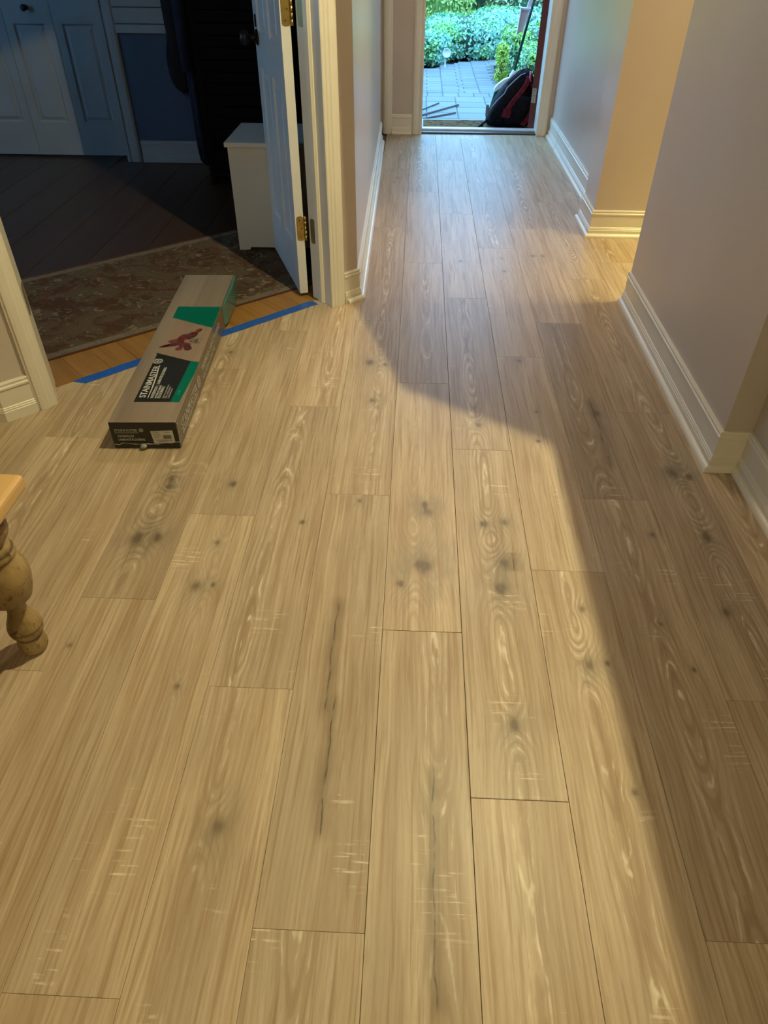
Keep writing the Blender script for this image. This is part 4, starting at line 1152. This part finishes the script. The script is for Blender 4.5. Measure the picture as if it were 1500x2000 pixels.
# ------------------------------------------------------------------ foliage
def leaf_material(name, c0, c1, c2):
    m, t, b = new_mat(name)
    geo = t.nodes.new('ShaderNodeNewGeometry'); r = V(t, geo.outputs['Random Per Island'])
    n = noise(t, obj_coord(t), 2.2, 2.0)
    c = mix(t, r.smooth(0.0, 1.0), c0, c1)
    c = mix(t, (n + r * 0.2).smooth(0.58, 0.72), c, c2)
    t.links.new(c, b.inputs['Base Color'])
    b.inputs['Roughness'].default_value = 0.38
    b.inputs['Specular IOR Level'].default_value = 0.55
    return m
def foliage(root, boxes, n, size, mat, seed, droop=0.2, core_mat=None):
    """leaves on the outside of rounded masses: boxes = (cx, cy, cz, rx, ry, rz)"""
    r = random.Random(seed); mb = MB(); tot = sum(b[3] * b[5] + b[4] * b[5] + b[3] * b[4] for b in boxes)
    vs, fs = [], []
    for (cx, cy, cz, rx, ry, rz) in boxes:
        k = int(n * (rx * rz + ry * rz + rx * ry) / tot)
        for _ in range(k):
            while True:
                d = Vector((r.gauss(0, 1), r.gauss(0, 1), r.gauss(0, 1)))
                if d.length > 0.1: break
            d.normalize()
            e = 0.55                                                     # between a box and an ellipsoid
            q = Vector([math.copysign(abs(x) ** e, x) for x in d])
            dep = 1.0 - 0.14 * r.random() + 0.03 * r.gauss(0, 1)
            p = Vector((cx + rx * q.x * dep, cy + ry * q.y * dep, cz + rz * q.z * dep))
            if p.z < GZ - 0.03: continue
            if p.y > cy + ry * 0.45 and q.z < 0.5: continue              # far side of the mass never faces the house
            nrm = (d + Vector((r.gauss(0, 0.6), r.gauss(0, 0.6), r.gauss(0, 0.6) + 0.25))).normalized()
            t1 = nrm.orthogonal().normalized(); a = r.uniform(0, 2 * PI)
            t1 = (Matrix.Rotation(a, 3, nrm) @ t1); t1.z -= droop; t1.normalize()
            t2 = nrm.cross(t1).normalized(); nn = t1.cross(t2)
            L = size * r.uniform(0.7, 1.3); Wd = L * 0.27
            b0 = len(vs)
            vs += [p, p + t1 * L * 0.5 + t2 * Wd, p + t1 * L - nn * L * 0.12, p + t1 * L * 0.5 - t2 * Wd, p + t1 * L * 0.5 - nn * Wd * 0.35]
            fs += [(b0, b0 + 4, b0 + 1), (b0 + 1, b0 + 4, b0 + 2), (b0, b0 + 3, b0 + 4), (b0 + 4, b0 + 3, b0 + 2)]
    mb.add(vs, fs)
    o = mb.build('foliage', mat, root); o['kind'] = 'stuff'
    cr = MB(); 
    for (cx, cy, cz, rx, ry, rz) in boxes:
        vs2, fs2 = [], []; a, b2 = 14, 8
        for j in range(b2 + 1):
            th2 = PI * j / b2
            for i in range(a):
                u = 2 * PI * i / a
                d = Vector((math.sin(th2) * math.cos(u), math.sin(th2) * math.sin(u), math.cos(th2)))
                q = Vector([math.copysign(abs(x) ** 0.55, x) for x in d])
                vs2.append((cx + rx * 0.86 * q.x, cy + ry * 0.86 * q.y, max(cz + rz * 0.86 * q.z, GZ - 0.04)))
        for j in range(b2):
            fs2 += [(j * a + i, (j + 1) * a + i, (j + 1) * a + (i + 1) % a, j * a + (i + 1) % a) for i in range(a)]
        cr.add(vs2, fs2)
    cr.build('twigs', core_mat or M['twig'], root)
M['twig'] = plain('dark_inner_twigs', (0.06, 0.11, 0.06), 0.9, 0.5, 40)
Lteal = leaf_material('hedge_leaf', (0.16, 0.40, 0.28), (0.42, 0.66, 0.52), (0.30, 0.58, 0.18))
Lyel = leaf_material('yellow_green_leaf', (0.24, 0.46, 0.08), (0.56, 0.68, 0.18), (0.55, 0.62, 0.18))
Lbeige = leaf_material('flowering_leaf', (0.20, 0.32, 0.12), (0.62, 0.60, 0.34), (0.36, 0.48, 0.16))
Lchart = leaf_material('chartreuse_leaf', (0.24, 0.42, 0.05), (0.42, 0.58, 0.08), (0.50, 0.58, 0.08))
h1 = empty('hedge', (0, 0, 0)); tag(h1, 'long blue green clipped hedge behind the end of the paved walk', 'hedge')
foliage(h1, [(-0.55, 10.75, 0.00, 0.62, 0.75, 0.20), (0.05, 11.05, 0.03, 0.34, 0.62, 0.18), (0.62, 11.65, 0.07, 0.55, 0.75, 0.22), (1.45, 11.95, 0.09, 0.75, 0.7, 0.26), (2.6, 12.1, 0.10, 0.9, 0.7, 0.30)], 75000, 0.050, Lteal, 1)
h2 = empty('shrub', (0, 0, 0)); tag(h2, 'yellow green shrub rising behind the left end of the hedge', 'shrub', 'shrubs behind the clipped hedge')
foliage(h2, [(-0.9, 13.0, 0.35, 1.0, 0.6, 0.62), (0.23, 13.45, 0.28, 0.58, 0.62, 0.58)], 42000, 0.060, Lyel, 2, 0.2, plain('light_green_twigs', (0.20, 0.32, 0.07), 0.9, 0.5, 40))
h3 = empty('shrub', (0, 0, 0)); tag(h3, 'pale flowering shrub rising behind the middle of the hedge', 'shrub', 'shrubs behind the clipped hedge')
foliage(h3, [(1.50, 13.75, 0.30, 0.48, 0.6, 0.62)], 20000, 0.060, Lbeige, 3)
h4 = empty('shrub', (0, 0, 0)); tag(h4, 'green shrub rising behind the right end of the hedge by the broom', 'shrub', 'shrubs behind the clipped hedge')
foliage(h4, [(2.75, 13.8, 0.30, 0.60, 0.6, 0.64), (3.9, 13.9, 0.3, 0.7, 0.6, 0.7)], 12000, 0.062, leaf_material('mid_green_leaf', (0.12, 0.30, 0.09), (0.40, 0.54, 0.22), (0.26, 0.46, 0.10)), 4)
h5 = empty('bush', (0, 0, 0)); tag(h5, 'low leafy green bush beside the paved walk behind the backpack', 'bush')
foliage(h5, [(1.34, 9.98, 0.10, 0.40, 0.42, 0.27), (1.36, 9.22, 0.06, 0.26, 0.30, 0.21), (1.55, 8.65, 0.03, 0.30, 0.35, 0.20), (2.0, 9.3, 0.15, 0.5, 0.6, 0.35)], 20000, 0.050, leaf_material('bush_leaf', (0.14, 0.34, 0.15), (0.42, 0.66, 0.36), (0.40, 0.64, 0.10)), 5)
h6 = empty('bush', (0, 0, 0)); tag(h6, 'narrow chartreuse bush at the edge of the paved walk', 'bush')
foliage(h6, [(0.925, 9.42, 0.02, 0.058, 0.085, 0.21)], 1800, 0.040, Lchart, 6)
# lower-storey bank of trees that closes the garden
h7 = empty('tree_belt', (0, 0, 0)); tag(h7, 'dense green belt of trees closing the far end of the garden', 'trees')
foliage(h7, [(-3.2, 15.5, 0.9, 2.3, 0.9, 1.2), (0.6, 16.2, 0.8, 2.0, 0.9, 1.1), (4.2, 15.8, 0.9, 2.2, 0.9, 1.2)], 14000, 0.14, Lyel, 7)
